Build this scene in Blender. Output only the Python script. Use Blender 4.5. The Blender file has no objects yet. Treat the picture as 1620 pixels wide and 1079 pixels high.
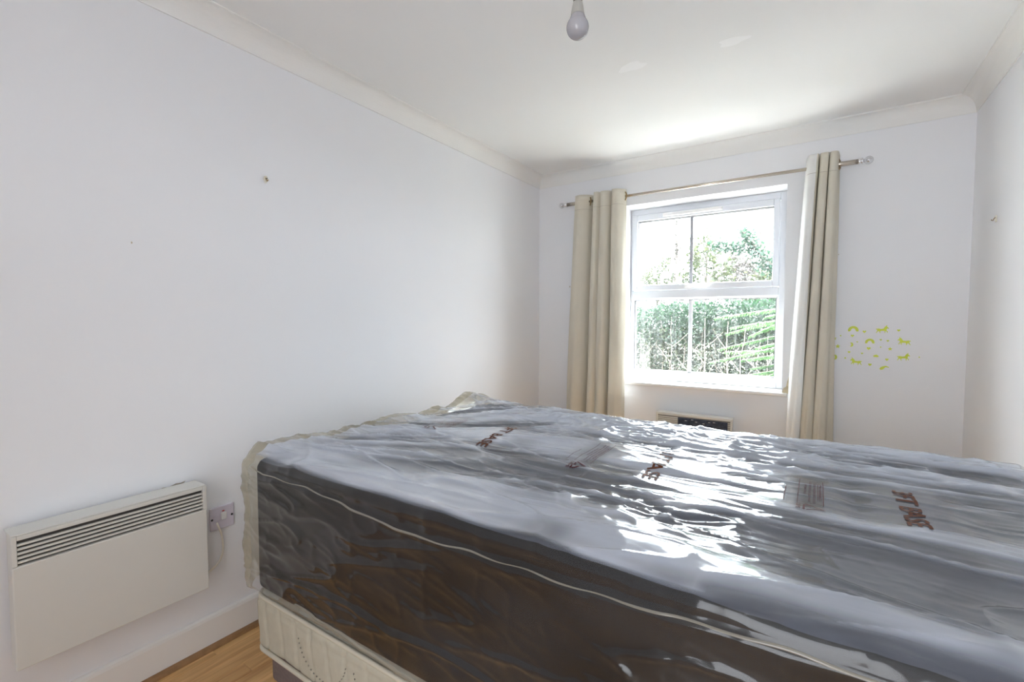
import bpy, bmesh, math, random
import numpy as np
from mathutils import Vector, Matrix

SC = bpy.context.scene
COL = SC.collection
rng = np.random.default_rng(7)
random.seed(7)

# ------------------------------------------------------------------ camera
W, D, H, HC = 2.540, 3.294, 2.372, 2.289      # room: x 0..W, y YB..D, z 0..H, cove springs at HC
YB = -1.45
CP = 0.0724
EYE = Vector((1.9, 0.0, 1.2426))
yaw, pit, rol = 0.5812, -0.0455, 0.0012
F = Vector((-math.sin(yaw)*math.cos(pit), math.cos(yaw)*math.cos(pit), math.sin(pit)))
R = F.cross(Vector((0, 0, 1))).normalized()
U = R.cross(F)
R2 = R*math.cos(rol)+U*math.sin(rol)
U2 = -R*math.sin(rol)+U*math.cos(rol)
cam = bpy.data.cameras.new('camera')
cam.sensor_width = 36.0
cam.lens = 738.43/1620*36.0
cam.clip_start = 0.05
cam.clip_end = 200
camo = bpy.data.objects.new('camera', cam)
COL.objects.link(camo)
m = Matrix((R2, U2, -F)).transposed().to_4x4()
m.translation = EYE
camo.matrix_world = m
SC.camera = camo

# ------------------------------------------------------------------ light
SC.view_settings.view_transform = 'Standard'
SC.view_settings.look = 'None'
SC.view_settings.gamma = 1.0
SC.view_settings.use_curve_mapping = False
SC.view_settings.exposure = 0.45

world = bpy.data.worlds.new('world')
SC.world = world
world.use_nodes = True
wn = world.node_tree
bg = wn.nodes['Background']
bg.inputs['Color'].default_value = (0.88, 0.945, 1.0, 1)
bg.inputs['Strength'].default_value = 17.0

def add_light(name, kind, loc, rot, energy, color, **kw):
    l = bpy.data.lights.new(name, kind)
    l.energy = energy
    l.color = color
    for k, v in kw.items():
        setattr(l, k, v)
    o = bpy.data.objects.new(name, l)
    o.location = loc
    o.rotation_euler = rot
    COL.objects.link(o)
    return o

sun = add_light('sun', 'SUN', (0, 6, 8), (0, 0, 0), 62.0, (1.0, 0.985, 0.96), angle=0.03)
sun.rotation_euler = Vector((0.10, 0.36, 0.92)).to_track_quat('Z', 'Y').to_euler()
# added fill light at the camera end of the room, right of the camera
add_light('rear_fill', 'AREA', (1.99, YB+0.10, 1.15), (math.radians(92), 0, math.radians(-14)), 19.0,
          (0.92, 0.95, 1.0), shape='RECTANGLE', size=0.95, size_y=2.1, spread=math.radians(140))
# second added fill behind the camera, aimed up at the ceiling
add_light('upward_fill', 'AREA', (2.0, -0.95, 1.35), (math.radians(180), 0, 0), 6.0,
          (0.92, 0.95, 1.0), shape='RECTANGLE', size=0.9, size_y=0.9)
# sampling portal in the window opening
po = add_light('window_portal', 'AREA', (1.21, D+0.245, 1.43), (math.radians(-90), 0, 0), 1.0, (1, 1, 1),
               shape='RECTANGLE', size=1.06, size_y=1.30)
po.data.cycles.is_portal = True
SC.cycles.max_bounces = 14
SC.cycles.diffuse_bounces = 8
SC.cycles.glossy_bounces = 5
SC.cycles.transparent_max_bounces = 24
SC.cycles.sample_clamp_indirect = 12.0
SC.cycles.use_denoising = True

# ------------------------------------------------------------------ materials
def mat(name, color=(0.8, 0.8, 0.8), rough=0.6, metal=0.0, spec=0.5, noise=None, bump=None, mottle=None):
    """noise=(scale, amount) mottles the colour, bump=(scale, strength, distance) gives fine relief."""
    m = bpy.data.materials.new(name)
    m.use_nodes = True
    nt = m.node_tree
    b = nt.nodes['Principled BSDF']
    b.inputs['Base Color'].default_value = (*color, 1)
    b.inputs['Roughness'].default_value = rough
    b.inputs['Metallic'].default_value = metal
    b.inputs['Specular IOR Level'].default_value = spec
    tc = nt.nodes.new('ShaderNodeTexCoord')
    if noise:
        n = nt.nodes.new('ShaderNodeTexNoise')
        n.inputs['Scale'].default_value = noise[0]
        n.inputs['Detail'].default_value = 5
        nt.links.new(tc.outputs['Object'], n.inputs['Vector'])
        r = nt.nodes.new('ShaderNodeMapRange')
        r.inputs['From Min'].default_value = 0.3
        r.inputs['From Max'].default_value = 0.7
        r.inputs['To Min'].default_value = 1-noise[1]
        r.inputs['To Max'].default_value = 1+noise[1]
        nt.links.new(n.outputs['Fac'], r.inputs['Value'])
        mx = nt.nodes.new('ShaderNodeVectorMath')
        mx.operation = 'SCALE'
        mx.inputs[0].default_value = color
        nt.links.new(r.outputs['Result'], mx.inputs['Scale'])
        nt.links.new(mx.outputs['Vector'], b.inputs['Base Color'])
    if bump:
        n = nt.nodes.new('ShaderNodeTexNoise')
        n.inputs['Scale'].default_value = bump[0]
        n.inputs['Detail'].default_value = 3
        nt.links.new(tc.outputs['Object'], n.inputs['Vector'])
        bp = nt.nodes.new('ShaderNodeBump')
        bp.inputs['Strength'].default_value = bump[1]
        bp.inputs['Distance'].default_value = bump[2]
        nt.links.new(n.outputs['Fac'], bp.inputs['Height'])
        nt.links.new(bp.outputs['Normal'], b.inputs['Normal'])
    return m

M_wall = mat('wall_paint', (0.785, 0.795, 0.82), 0.75, spec=0.25, noise=(1.3, 0.012), bump=(60, 0.12, 0.002))
M_ceil = mat('ceiling_paint', (0.81, 0.82, 0.82), 0.8, spec=0.2, noise=(1.0, 0.01), bump=(70, 0.08, 0.002))
M_cove = mat('cove_plaster', (0.79, 0.79, 0.775), 0.7, spec=0.25, bump=(40, 0.05, 0.001))
M_trim = mat('white_gloss_paint', (0.80, 0.79, 0.77), 0.35, bump=(30, 0.05, 0.001))
M_upvc = mat('white_plastic_frame', (0.66, 0.68, 0.72), 0.28)
M_gasket = mat('grey_gasket', (0.12, 0.12, 0.13), 0.6)
M_heater = mat('heater_enamel', (0.66, 0.655, 0.62), 0.42, noise=(4, 0.02), bump=(220, 0.05, 0.0006))
M_heater_in = mat('heater_dark_inside', (0.055, 0.05, 0.045), 0.7)
M_socket = mat('socket_plastic', (0.62, 0.58, 0.66), 0.3)
M_white = mat('white_plastic', (0.78, 0.77, 0.76), 0.3)
M_cable = mat('cable_plastic', (0.78, 0.74, 0.66), 0.4)
M_red = mat('red_indicator', (0.5, 0.05, 0.03), 0.3)
M_dark = mat('dark_metal', (0.06, 0.06, 0.065), 0.4, metal=0.6)
M_brass = mat('aged_brass', (0.30, 0.21, 0.10), 0.35, metal=0.9)
M_steel = mat('satin_steel', (0.55, 0.49, 0.42), 0.25, metal=1.0)
M_chrome = mat('chrome', (0.85, 0.85, 0.87), 0.08, metal=1.0)
M_bulb = mat('opal_bulb', (0.36, 0.355, 0.38), 0.15)
M_bulbbase = mat('bulb_housing', (0.38, 0.37, 0.34), 0.35)
M_flex = mat('flex_cord', (0.65, 0.64, 0.6), 0.5)
M_lime = mat('lime_vinyl', (0.58, 0.66, 0.04), 0.45)
M_mattress = mat('cream_ticking', (0.47, 0.45, 0.37), 0.85, noise=(35, 0.05), bump=(500, 0.25, 0.0015))
M_tape = mat('cream_tape', (0.55, 0.51, 0.42), 0.7)
M_stitch = mat('stitching', (0.22, 0.21, 0.19), 0.8)
M_divan = mat('mauve_brown_fabric', (0.17, 0.135, 0.13), 0.9, noise=(120, 0.12))
M_soil = mat('garden_soil', (0.02, 0.025, 0.012), 0.95, noise=(3, 0.3))
M_bark = mat('pale_bark', (0.17, 0.145, 0.125), 0.9, noise=(20, 0.25))
M_rust = mat('damp_stain', (0.42, 0.27, 0.10), 0.8, noise=(90, 0.4))
M_bead = mat('wood_bead', (0.30, 0.165, 0.075), 0.5, noise=(30, 0.2))

def leaf_mat(name, c1, c2, trans=0.5):
    m = bpy.data.materials.new(name)
    m.use_nodes = True
    nt = m.node_tree
    nt.nodes.clear()
    out = nt.nodes.new('ShaderNodeOutputMaterial')
    geo = nt.nodes.new('ShaderNodeNewGeometry')
    rmp = nt.nodes.new('ShaderNodeMix')
    rmp.data_type = 'RGBA'
    rmp.inputs[6].default_value = (*c1, 1)
    rmp.inputs[7].default_value = (*c2, 1)
    nt.links.new(geo.outputs['Random Per Island'], rmp.inputs[0])
    d = nt.nodes.new('ShaderNodeBsdfDiffuse')
    t = nt.nodes.new('ShaderNodeBsdfTranslucent')
    g = nt.nodes.new('ShaderNodeBsdfGlossy')
    g.inputs['Roughness'].default_value = 0.4
    for n in (d, t):
        nt.links.new(rmp.outputs[2], n.inputs['Color'])
    a = nt.nodes.new('ShaderNodeMixShader')
    a.inputs[0].default_value = trans
    nt.links.new(d.outputs[0], a.inputs[1])
    nt.links.new(t.outputs[0], a.inputs[2])
    b = nt.nodes.new('ShaderNodeMixShader')
    b.inputs[0].default_value = 0.05
    nt.links.new(a.outputs[0], b.inputs[1])
    nt.links.new(g.outputs[0], b.inputs[2])
    nt.links.new(b.outputs[0], out.inputs[0])
    return m

M_hedge_top = leaf_mat('hedge_leaf_blue_green', (0.006, 0.019, 0.011), (0.020, 0.050, 0.022))
M_hedge_low = leaf_mat('hedge_leaf_mixed', (0.005, 0.012, 0.005), (0.032, 0.045, 0.015))
M_fresh = leaf_mat('fresh_green_leaf', (0.02, 0.06, 0.016), (0.05, 0.105, 0.035))
M_tree = leaf_mat('tree_leaf', (0.020, 0.035, 0.012), (0.07, 0.08, 0.040))
M_ivy = leaf_mat('ivy_leaf', (0.012, 0.035, 0.022), (0.03, 0.07, 0.04))
M_washed_leaf = leaf_mat('pale_leaf', (0.06, 0.07, 0.05), (0.12, 0.10, 0.095))  # overexposed pinkish-white look painted into the leaf colour

def curtain_mat(name, c, trans):
    m = mat(name, c, 0.9, spec=0.15, bump=(700, 0.2, 0.001), noise=(5, 0.03))
    nt = m.node_tree
    b = nt.nodes['Principled BSDF']
    out = [n for n in nt.nodes if n.type == 'OUTPUT_MATERIAL'][0]
    t = nt.nodes.new('ShaderNodeBsdfTranslucent')
    t.inputs['Color'].default_value = (*c, 1)
    x = nt.nodes.new('ShaderNodeMixShader')
    x.inputs[0].default_value = trans
    nt.links.new(b.outputs[0], x.inputs[1])
    nt.links.new(t.outputs[0], x.inputs[2])
    nt.links.new(x.outputs[0], out.inputs[0])
    return m
M_curtain = curtain_mat('cream_curtain_cloth', (0.62, 0.585, 0.50), 0.04)
M_lining = curtain_mat('white_curtain_lining', (0.88, 0.88, 0.87), 0.30)

def film_mat(name, milk_face, milk_edge, ior, rough, tint, streaks=False, body=(0.70, 0.75, 0.84), painted_sheen=False):
    """thin clear sheet: transparent + fresnel gloss + a little milky scatter"""
    m = bpy.data.materials.new(name)
    m.use_nodes = True
    nt = m.node_tree
    nt.nodes.clear()
    N = nt.nodes.new
    out = N('ShaderNodeOutputMaterial')
    tr = N('ShaderNodeBsdfTransparent')
    tr.inputs['Color'].default_value = (*tint, 1)
    df = N('ShaderNodeBsdfDiffuse')
    tl = N('ShaderNodeBsdfTranslucent')
    mk = N('ShaderNodeMixShader')
    mk.inputs[0].default_value = 0.45
    nt.links.new(df.outputs[0], mk.inputs[1])
    nt.links.new(tl.outputs[0], mk.inputs[2])
    lw = N('ShaderNodeLayerWeight')
    lw.inputs['Blend'].default_value = 0.5
    mr = N('ShaderNodeMapRange')
    mr.interpolation_type = 'SMOOTHSTEP'
    mr.inputs['From Min'].default_value = 0.50
    mr.inputs['From Max'].default_value = 0.85
    mr.inputs['To Min'].default_value = milk_face
    mr.inputs['To Max'].default_value = milk_edge
    nt.links.new(lw.outputs['Facing'], mr.inputs['Value'])
    fac = mr.outputs['Result']
    tc = N('ShaderNodeTexCoord')
    if streaks:
        df.inputs['Color'].default_value = (0.85, 0.88, 0.9, 1)
        tl.inputs['Color'].default_value = (0.85, 0.88, 0.9, 1)
        mp = N('ShaderNodeMapping')
        mp.inputs['Scale'].default_value = (38, 1, 1.2)
        nt.links.new(tc.outputs['Object'], mp.inputs['Vector'])
        ns = N('ShaderNodeTexNoise')
        ns.inputs['Scale'].default_value = 1.0
        ns.inputs['Detail'].default_value = 4
        nt.links.new(mp.outputs['Vector'], ns.inputs['Vector'])
        r2 = N('ShaderNodeMapRange')
        r2.inputs['From Min'].default_value = 0.45
        r2.inputs['From Max'].default_value = 0.75
        r2.inputs['To Min'].default_value = 0.0
        r2.inputs['To Max'].default_value = streaks
        nt.links.new(ns.outputs['Fac'], r2.inputs['Value'])
        ad = N('ShaderNodeMath')
        ad.operation = 'ADD'
        nt.links.new(fac, ad.inputs[0])
        nt.links.new(r2.outputs['Result'], ad.inputs[1])
        fac = ad.outputs[0]
    else:
        df.inputs['Color'].default_value = (*body, 1)
        tl.inputs['Color'].default_value = (0.72, 0.68, 0.58, 1)
    if painted_sheen:        # bright bands and dark troughs painted in through the milkiness
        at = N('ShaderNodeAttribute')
        at.attribute_name = 'painted_sheen'
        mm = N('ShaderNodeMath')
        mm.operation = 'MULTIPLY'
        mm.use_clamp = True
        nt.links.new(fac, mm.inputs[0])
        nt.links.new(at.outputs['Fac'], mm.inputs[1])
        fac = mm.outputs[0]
    m1 = N('ShaderNodeMixShader')
    nt.links.new(fac, m1.inputs[0])
    nt.links.new(tr.outputs[0], m1.inputs[1])
    nt.links.new(mk.outputs[0], m1.inputs[2])
    gl = N('ShaderNodeBsdfGlossy')
    gl.inputs['Roughness'].default_value = rough
    # Schlick reflectance of a thin sheet, the same from both sides
    lf = N('ShaderNodeLayerWeight')
    lf.inputs['Blend'].default_value = 0.5
    pw_ = N('ShaderNodeMath')
    pw_.operation = 'POWER'
    pw_.inputs[1].default_value = 3.2
    nt.links.new(lf.outputs['Facing'], pw_.inputs[0])
    f0 = 2*((ior-1)/(ior+1))**2
    fr = N('ShaderNodeMath')
    fr.operation = 'MULTIPLY_ADD'
    fr.inputs[1].default_value = 0.9-f0
    fr.inputs[2].default_value = f0
    nt.links.new(pw_.outputs[0], fr.inputs[0])
    m2 = N('ShaderNodeMixShader')
    nt.links.new(fr.outputs[0], m2.inputs[0])
    nt.links.new(m1.outputs[0], m2.inputs[1])
    nt.links.new(gl.outputs[0], m2.inputs[2])
    if not streaks:
        ns = N('ShaderNodeTexNoise')
        ns.inputs['Scale'].default_value = 32
        ns.inputs['Detail'].default_value = 1.5
        mp = N('ShaderNodeMapping')
        mp.inputs['Scale'].default_value = (0.35, 1.6, 1.0)
        nt.links.new(tc.outputs['Object'], mp.inputs['Vector'])
        nt.links.new(mp.outputs['Vector'], ns.inputs['Vector'])
        bp = N('ShaderNodeBump')
        bp.inputs['Strength'].default_value = 0.07
        bp.inputs['Distance'].default_value = 0.003
        nt.links.new(ns.outputs['Fac'], bp.inputs['Height'])
        for n in (gl, lf):
            nt.links.new(bp.outputs['Normal'], n.inputs['Normal'])
    nt.links.new(m2.outputs[0], out.inputs[0])
    return m
M_film = film_mat('clear_polythene', 0.48, 0.68, 1.34, 0.12, (0.95, 0.96, 0.97), body=(0.76, 0.83, 0.97), painted_sheen=True)
M_film_thick = film_mat('bunched_polythene', 0.42, 0.85, 1.5, 0.16, (0.84, 0.79, 0.66), body=(0.62, 0.59, 0.50))
M_glass_up = film_mat('window_glass', 0.003, 0.006, 1.5, 0.0, (0.97, 0.98, 0.98), streaks=0.006)
M_glass_lo = film_mat('streaky_window_glass', 0.003, 0.005, 1.5, 0.0, (0.96, 0.98, 0.98), streaks=0.022)
M_crystal = film_mat('clear_acrylic', 0.03, 0.35, 1.9, 0.03, (0.95, 0.95, 0.96))

def core_mat():
    m = mat('black_base_fabric', (0.008, 0.0065, 0.006), 0.7, spec=0.2)
    nt = m.node_tree
    b = nt.nodes['Principled BSDF']
    tc = nt.nodes.new('ShaderNodeTexCoord')
    w1 = nt.nodes.new('ShaderNodeTexWave')
    w1.inputs['Scale'].default_value = 60
    w1.inputs['Distortion'].default_value = 0.5
    nt.links.new(tc.outputs['Object'], w1.inputs['Vector'])
    bp = nt.nodes.new('ShaderNodeBump')
    bp.inputs['Strength'].default_value = 0.1
    bp.inputs['Distance'].default_value = 0.0005
    nt.links.new(w1.outputs['Fac'], bp.inputs['Height'])
    nt.links.new(bp.outputs['Normal'], b.inputs['Normal'])
    return m
M_core = core_mat()
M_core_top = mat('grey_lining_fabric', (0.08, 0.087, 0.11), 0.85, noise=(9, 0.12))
M_print = mat('brown_ink', (0.10, 0.028, 0.008), 0.6, spec=0.2)
M_print2 = mat('dark_red_ink', (0.075, 0.008, 0.010), 0.6, spec=0.2)

def floor_mat():
    m = bpy.data.materials.new('oak_board')
    m.use_nodes = True
    nt = m.node_tree
    b = nt.nodes['Principled BSDF']
    b.inputs['Roughness'].default_value = 0.35
    tc = nt.nodes.new('ShaderNodeTexCoord')
    oi = nt.nodes.new('ShaderNodeNewGeometry')
    mp = nt.nodes.new('ShaderNodeMapping')
    mp.inputs['Scale'].default_value = (45, 3.0, 1)
    nt.links.new(tc.outputs['Object'], mp.inputs['Vector'])
    ob = nt.nodes.new('ShaderNodeObjectInfo')
    av = nt.nodes.new('ShaderNodeVectorMath')
    av.operation = 'ADD'
    cb = nt.nodes.new('ShaderNodeCombineXYZ')
    s = nt.nodes.new('ShaderNodeMath')
    s.operation = 'MULTIPLY'
    s.inputs[1].default_value = 37.0
    nt.links.new(ob.outputs['Random'], s.inputs[0])
    nt.links.new(s.outputs[0], cb.inputs['X'])
    nt.links.new(s.outputs[0], cb.inputs['Z'])
    nt.links.new(mp.outputs['Vector'], av.inputs[0])
    nt.links.new(cb.outputs[0], av.inputs[1])
    n = nt.nodes.new('ShaderNodeTexNoise')
    n.inputs['Scale'].default_value = 1.0
    n.inputs['Detail'].default_value = 6
    n.inputs['Distortion'].default_value = 0.6
    nt.links.new(av.outputs[0], n.inputs['Vector'])
    cr = nt.nodes.new('ShaderNodeValToRGB')
    cr.color_ramp.elements[0].position = 0.3
    cr.color_ramp.elements[0].color = (0.50, 0.27, 0.095, 1)
    cr.color_ramp.elements[1].position = 0.75
    cr.color_ramp.elements[1].color = (0.86, 0.55, 0.25, 1)
    nt.links.new(n.outputs['Fac'], cr.inputs['Fac'])
    hv = nt.nodes.new('ShaderNodeMix')
    hv.data_type = 'RGBA'
    hv.blend_type = 'MULTIPLY'
    hv.inputs[0].default_value = 0.45
    r = nt.nodes.new('ShaderNodeValToRGB')
    r.color_ramp.elements[0].color = (0.75, 0.68, 0.6, 1)
    r.color_ramp.elements[1].color = (1, 1, 1, 1)
    nt.links.new(ob.outputs['Random'], r.inputs['Fac'])
    nt.links.new(cr.outputs['Color'], hv.inputs[6])
    nt.links.new(r.outputs['Color'], hv.inputs[7])
    nt.links.new(hv.outputs[2], b.inputs['Base Color'])
    return m
M_oak = floor_mat()

# ------------------------------------------------------------------ helpers
def link(name, me, material=None, parent=None, smooth=False):
    o = bpy.data.objects.new(name, me)
    COL.objects.link(o)
    if material is not None:
        for mm in (material if isinstance(material, (list, tuple)) else [material]):
            me.materials.append(mm)
    if smooth:
        me.polygons.foreach_set('use_smooth', [True]*len(me.polygons))
    if parent is not None:
        o.parent = parent
        o.matrix_parent_inverse = Matrix.Translation(parent.location).inverted()
    return o

def build(name, bm, material=None, parent=None, smooth=False):
    me = bpy.data.meshes.new(name)
    bmesh.ops.recalc_face_normals(bm, faces=bm.faces[:])
    bm.to_mesh(me)
    bm.free()
    return link(name, me, material, parent, smooth)

def empty(name, loc, label=None, cat=None, group=None, kind=None):
    o = bpy.data.objects.new(name, None)
    o.location = loc
    o.empty_display_size = 0.05
    COL.objects.link(o)
    return tag(o, label, cat, group, kind)

def tag(o, label=None, cat=None, group=None, kind=None):
    if label: o['label'] = label
    if cat: o['category'] = cat
    if group: o['group'] = group
    if kind: o['kind'] = kind
    return o

def box(bm, lo, hi, bev=0.0, seg=2):
    vs = [bm.verts.new((lo[0] if i & 1 == 0 else hi[0], lo[1] if i & 2 == 0 else hi[1], lo[2] if i & 4 == 0 else hi[2])) for i in range(8)]
    fs = [bm.faces.new([vs[k] for k in q]) for q in ((0, 2, 3, 1), (4, 5, 7, 6), (0, 1, 5, 4), (2, 6, 7, 3), (0, 4, 6, 2), (1, 3, 7, 5))]
    if bev:
        es = list({e for f in fs for e in f.edges})
        bmesh.ops.bevel(bm, geom=es, offset=bev, segments=seg, affect='EDGES', profile=0.5)

def boxes(name, lst, material=None, parent=None, bev=0.0, seg=2, smooth=False):
    bm = bmesh.new()
    for lo, hi in lst:
        box(bm, lo, hi, bev, seg)
    return build(name, bm, material, parent, smooth)

def tube(bm, pts, rad, seg=10, cap=True):
    pts = [Vector(p) for p in pts]
    rads = rad if isinstance(rad, (list, tuple)) else [rad]*len(pts)
    rings = []
    up = None
    for i, p in enumerate(pts):
        t = (pts[min(i+1, len(pts)-1)]-pts[max(i-1, 0)]).normalized()
        if up is None:
            up = Vector((0, 0, 1)) if abs(t.z) < 0.9 else Vector((1, 0, 0))
        a = (up-t*up.dot(t)).normalized()
        up = a
        b = t.cross(a)
        rings.append([bm.verts.new(p+(a*math.cos(2*math.pi*k/seg)+b*math.sin(2*math.pi*k/seg))*rads[i]) for k in range(seg)])
    for r0, r1 in zip(rings, rings[1:]):
        for k in range(seg):
            bm.faces.new((r0[k], r0[(k+1) % seg], r1[(k+1) % seg], r1[k]))
    if cap:
        bm.faces.new(rings[0][::-1])
        bm.faces.new(rings[-1])

def lathe(bm, prof, org, axis='z', seg=24, sgn=1):
    """prof: (r, t) along axis"""
    rings = []
    for r, t in prof:
        ring = []
        for k in range(seg):
            a = 2*math.pi*k/seg
            c, s = max(r, 1e-5)*math.cos(a), max(r, 1e-5)*math.sin(a)
            if axis == 'z': v = (c, s, t*sgn)
            elif axis == 'x': v = (t*sgn, c, s)
            else: v = (c, t*sgn, s)
            ring.append(bm.verts.new(Vector(org)+Vector(v)))
        rings.append(ring)
    for r0, r1 in zip(rings, rings[1:]):
        for k in range(seg):
            bm.faces.new((r0[k], r0[(k+1) % seg], r1[(k+1) % seg], r1[k]))
    bm.faces.new(rings[0][::-1])
    bm.faces.new(rings[-1])

def mesh_np(name, V, Fq):
    me = bpy.data.meshes.new(name)
    V = np.ascontiguousarray(V, dtype=np.float32)
    Fq = np.ascontiguousarray(Fq, dtype=np.int32)
    n, k = Fq.shape
    me.vertices.add(len(V))
    me.vertices.foreach_set('co', V.ravel())
    me.loops.add(n*k)
    me.loops.foreach_set('vertex_index', Fq.ravel())
    me.polygons.add(n)
    me.polygons.foreach_set('loop_start', np.arange(0, n*k, k, dtype=np.int32))
    me.update(calc_edges=True)
    me.validate()
    return me

# numpy value noise in 3-D
_P = rng.permutation(1024)
_G = rng.random(1024)*2-1
def _h(i, j, k):
    return _G[_P[(_P[(_P[i % 1024]+j) % 1024]+k) % 1024]]
def vnoise(x, y, z=0.0, off=0):
    x = np.asarray(x, float); y = np.asarray(y, float); z = np.asarray(z, float)+np.zeros_like(x)
    y = y+np.zeros_like(x)
    i, j, k = np.floor(x).astype(int), np.floor(y).astype(int), np.floor(z).astype(int)
    fx, fy, fz = x-i, y-j, z-k
    s = lambda t: t*t*t*(t*(t*6-15)+10)
    fx, fy, fz = s(fx), s(fy), s(fz)
    i = i+off*57; j = j+off*131
    def L(a, b, t): return a+(b-a)*t
    return L(L(L(_h(i, j, k), _h(i+1, j, k), fx), L(_h(i, j+1, k), _h(i+1, j+1, k), fx), fy),
             L(L(_h(i, j, k+1), _h(i+1, j, k+1), fx), L(_h(i, j+1, k+1), _h(i+1, j+1, k+1), fx), fy), fz)
def ridge(n, p=2.0):
    return (1-np.clip(np.abs(n)*1.6, 0, 1))**p
def sstep(a, b, x):
    t = np.clip((x-a)/(b-a), 0, 1)
    return t*t*(3-2*t)

# ------------------------------------------------------------------ room shell
T = 0.25
def structure(name, lst, material):
    return tag(boxes(name, lst, material), kind='structure')
structure('wall_left', [((-T, YB-T, -0.15), (0, D+T, H+0.1))], M_wall)
structure('wall_right', [((W, YB-T, -0.15), (W+T, D+T, H+0.1))], M_wall)
structure('wall_rear', [((0, YB-T, -0.15), (W, YB, H+0.1))], M_wall)
OX0, OX1, OZ0, OZ1 = 0.700, 1.720, 0.775, 2.063
structure('wall_window', [((0, D, -0.15), (OX0, D+T, H+0.1)), ((OX1, D, -0.15), (W, D+T, H+0.1)),
                          ((OX0, D, -0.15), (OX1, D+T, OZ0)), ((OX0, D, OZ1), (OX1, D+T, H+0.1))], M_wall)
structure('ceiling', [((-T, YB-T, H), (W+T, D+T, H+0.2))], M_ceil)

# sweep a profile (offset from wall, z) along each side of the room, mitred
def ring_trim(base, prof, material, sides, names, y0=YB):
    out = []
    for side, nm in zip(sides, names):
        bm = bmesh.new()
        a, b = [], []
        for o, z in prof:
            if side == 'left': p, q = (o, y0+o, z), (o, D-o, z)
            elif side == 'right': p, q = (W-o, y0+o, z), (W-o, D-o, z)
            elif side == 'back': p, q = (o, D-o, z), (W-o, D-o, z)
            else: p, q = (o, y0+o, z), (W-o, y0+o, z)
            a.append(bm.verts.new(p)); b.append(bm.verts.new(q))
        n = len(prof)
        for i in range(n):
            bm.faces.new((a[i], a[(i+1) % n], b[(i+1) % n], b[i]))
        bm.faces.new(a); bm.faces.new(b[::-1])
        ob = build(nm, bm, material)
        for f in ob.data.polygons:
            f.use_smooth = False
        out.append(tag(ob, kind='structure'))
    return out
cp = [(0.0, HC), (0.005, HC), (0.005, HC+0.006)]
r0 = CP-0.012
for k in range(1, 10):
    a = k/10*math.pi/2
    cp.append((0.006+(r0-0.0)*(1-math.cos(a)), HC+0.006+(H-HC-0.012)*math.sin(a)))
cp += [(CP-0.004, H-0.006), (CP-0.004, H-0.0045), (CP, H-0.0045), (CP, H), (0.0, H)]
ring_trim('cove', cp, M_cove, ['left', 'back', 'right', 'rear'], ['trim_1', 'trim_2', 'trim_3', 'trim_4'])
bp_ = [(0, 0), (0.015, 0), (0.015, 0.112), (0.012, 0.122), (0.006, 0.127), (0, 0.128)]
ring_trim('base', bp_, M_trim, ['left', 'back', 'right', 'rear'], ['baseboard_left', 'baseboard_back', 'baseboard_right', 'baseboard_rear'])
bd = [(0.0155, 0.0), (0.033, 0.0), (0.032, 0.006), (0.027, 0.013), (0.0155, 0.018)]
ring_trim('bead', bd, M_bead, ['left', 'back', 'right'], ['trim_5', 'trim_6', 'trim_7'])

# ceiling filler patches (old light fitting marks)
def disc_patch(name, cx, cy, rx, ry, label):
    bm = bmesh.new()
    vs, ws = [], []
    for k in range(22):
        a = 2*math.pi*k/22
        rr = 1+0.16*math.sin(3*a+cx*5)+0.09*math.sin(5*a+1)
        vs.append(bm.verts.new((cx+rx*rr*math.cos(a), cy+ry*rr*math.sin(a), H-0.0008)))
        ws.append(bm.verts.new((cx+rx*rr*math.cos(a), cy+ry*rr*math.sin(a), H)))
    bm.faces.new(vs)
    for k in range(22):
        bm.faces.new((vs[k], vs[(k+1) % 22], ws[(k+1) % 22], ws[k]))
    o = build(name, bm, mat('filler_'+name, (0.86, 0.87, 0.88), 0.6))
    return o
ceiling_patches = [disc_patch('filler_patch', 1.174, 2.08, 0.06, 0.035, ''), disc_patch('filler_patch', 1.58, 2.117, 0.055, 0.03, '')]
tag(ceiling_patches[0], 'larger oval filler patch on the white ceiling, nearer the bulb', 'patch')
tag(ceiling_patches[1], 'smaller pale filler patch on the white ceiling, nearer the window wall and right', 'patch')

# floor: planks
fl = empty('floor', (0, 0, 0), kind='structure')
ft = 0.012
boxes('subfloor', [((0, YB, -0.15), (W, D, -ft))], mat('screed', (0.15, 0.12, 0.1), 0.9), fl)
pw = 0.064
small = []
rows = int(W/pw)+1
plank_meshes = {}
for i in range(rows):
    x0 = i*pw
    x1 = min(W, x0+pw)-0.0008
    y = YB-rng.random()*0.4
    while y < D:
        L = 0.32+rng.random()*0.26
        ya, yb = max(y, YB), min(y+L-0.0008, D)
        y += L
        if yb-ya < 0.01 or x1-x0 < 0.01:
            continue
        if x0 < 0.95 and 0.15 < yb and ya < 1.45:
            bm = bmesh.new()
            box(bm, (x0, ya, -ft), (x1, yb, 0.0), 0.0009, 1)
            build('plank', bm, M_oak, fl)
        else:
            small.append(((x0, ya, -ft), (x1, yb, 0.0)))
o = boxes('plank_field', small, M_oak, fl, 0.0)
tag(o, kind='stuff')

# ------------------------------------------------------------------ window
wd = empty('window_1', (1.21, D+0.2, OZ0), kind='structure')
YF = D+0.17       # inner face of the frame
YO = D+0.235
fx0, fx1, fz0, fz1 = OX0+0.0005, OX1-0.0005, 0.797, OZ1-0.0005
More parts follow.
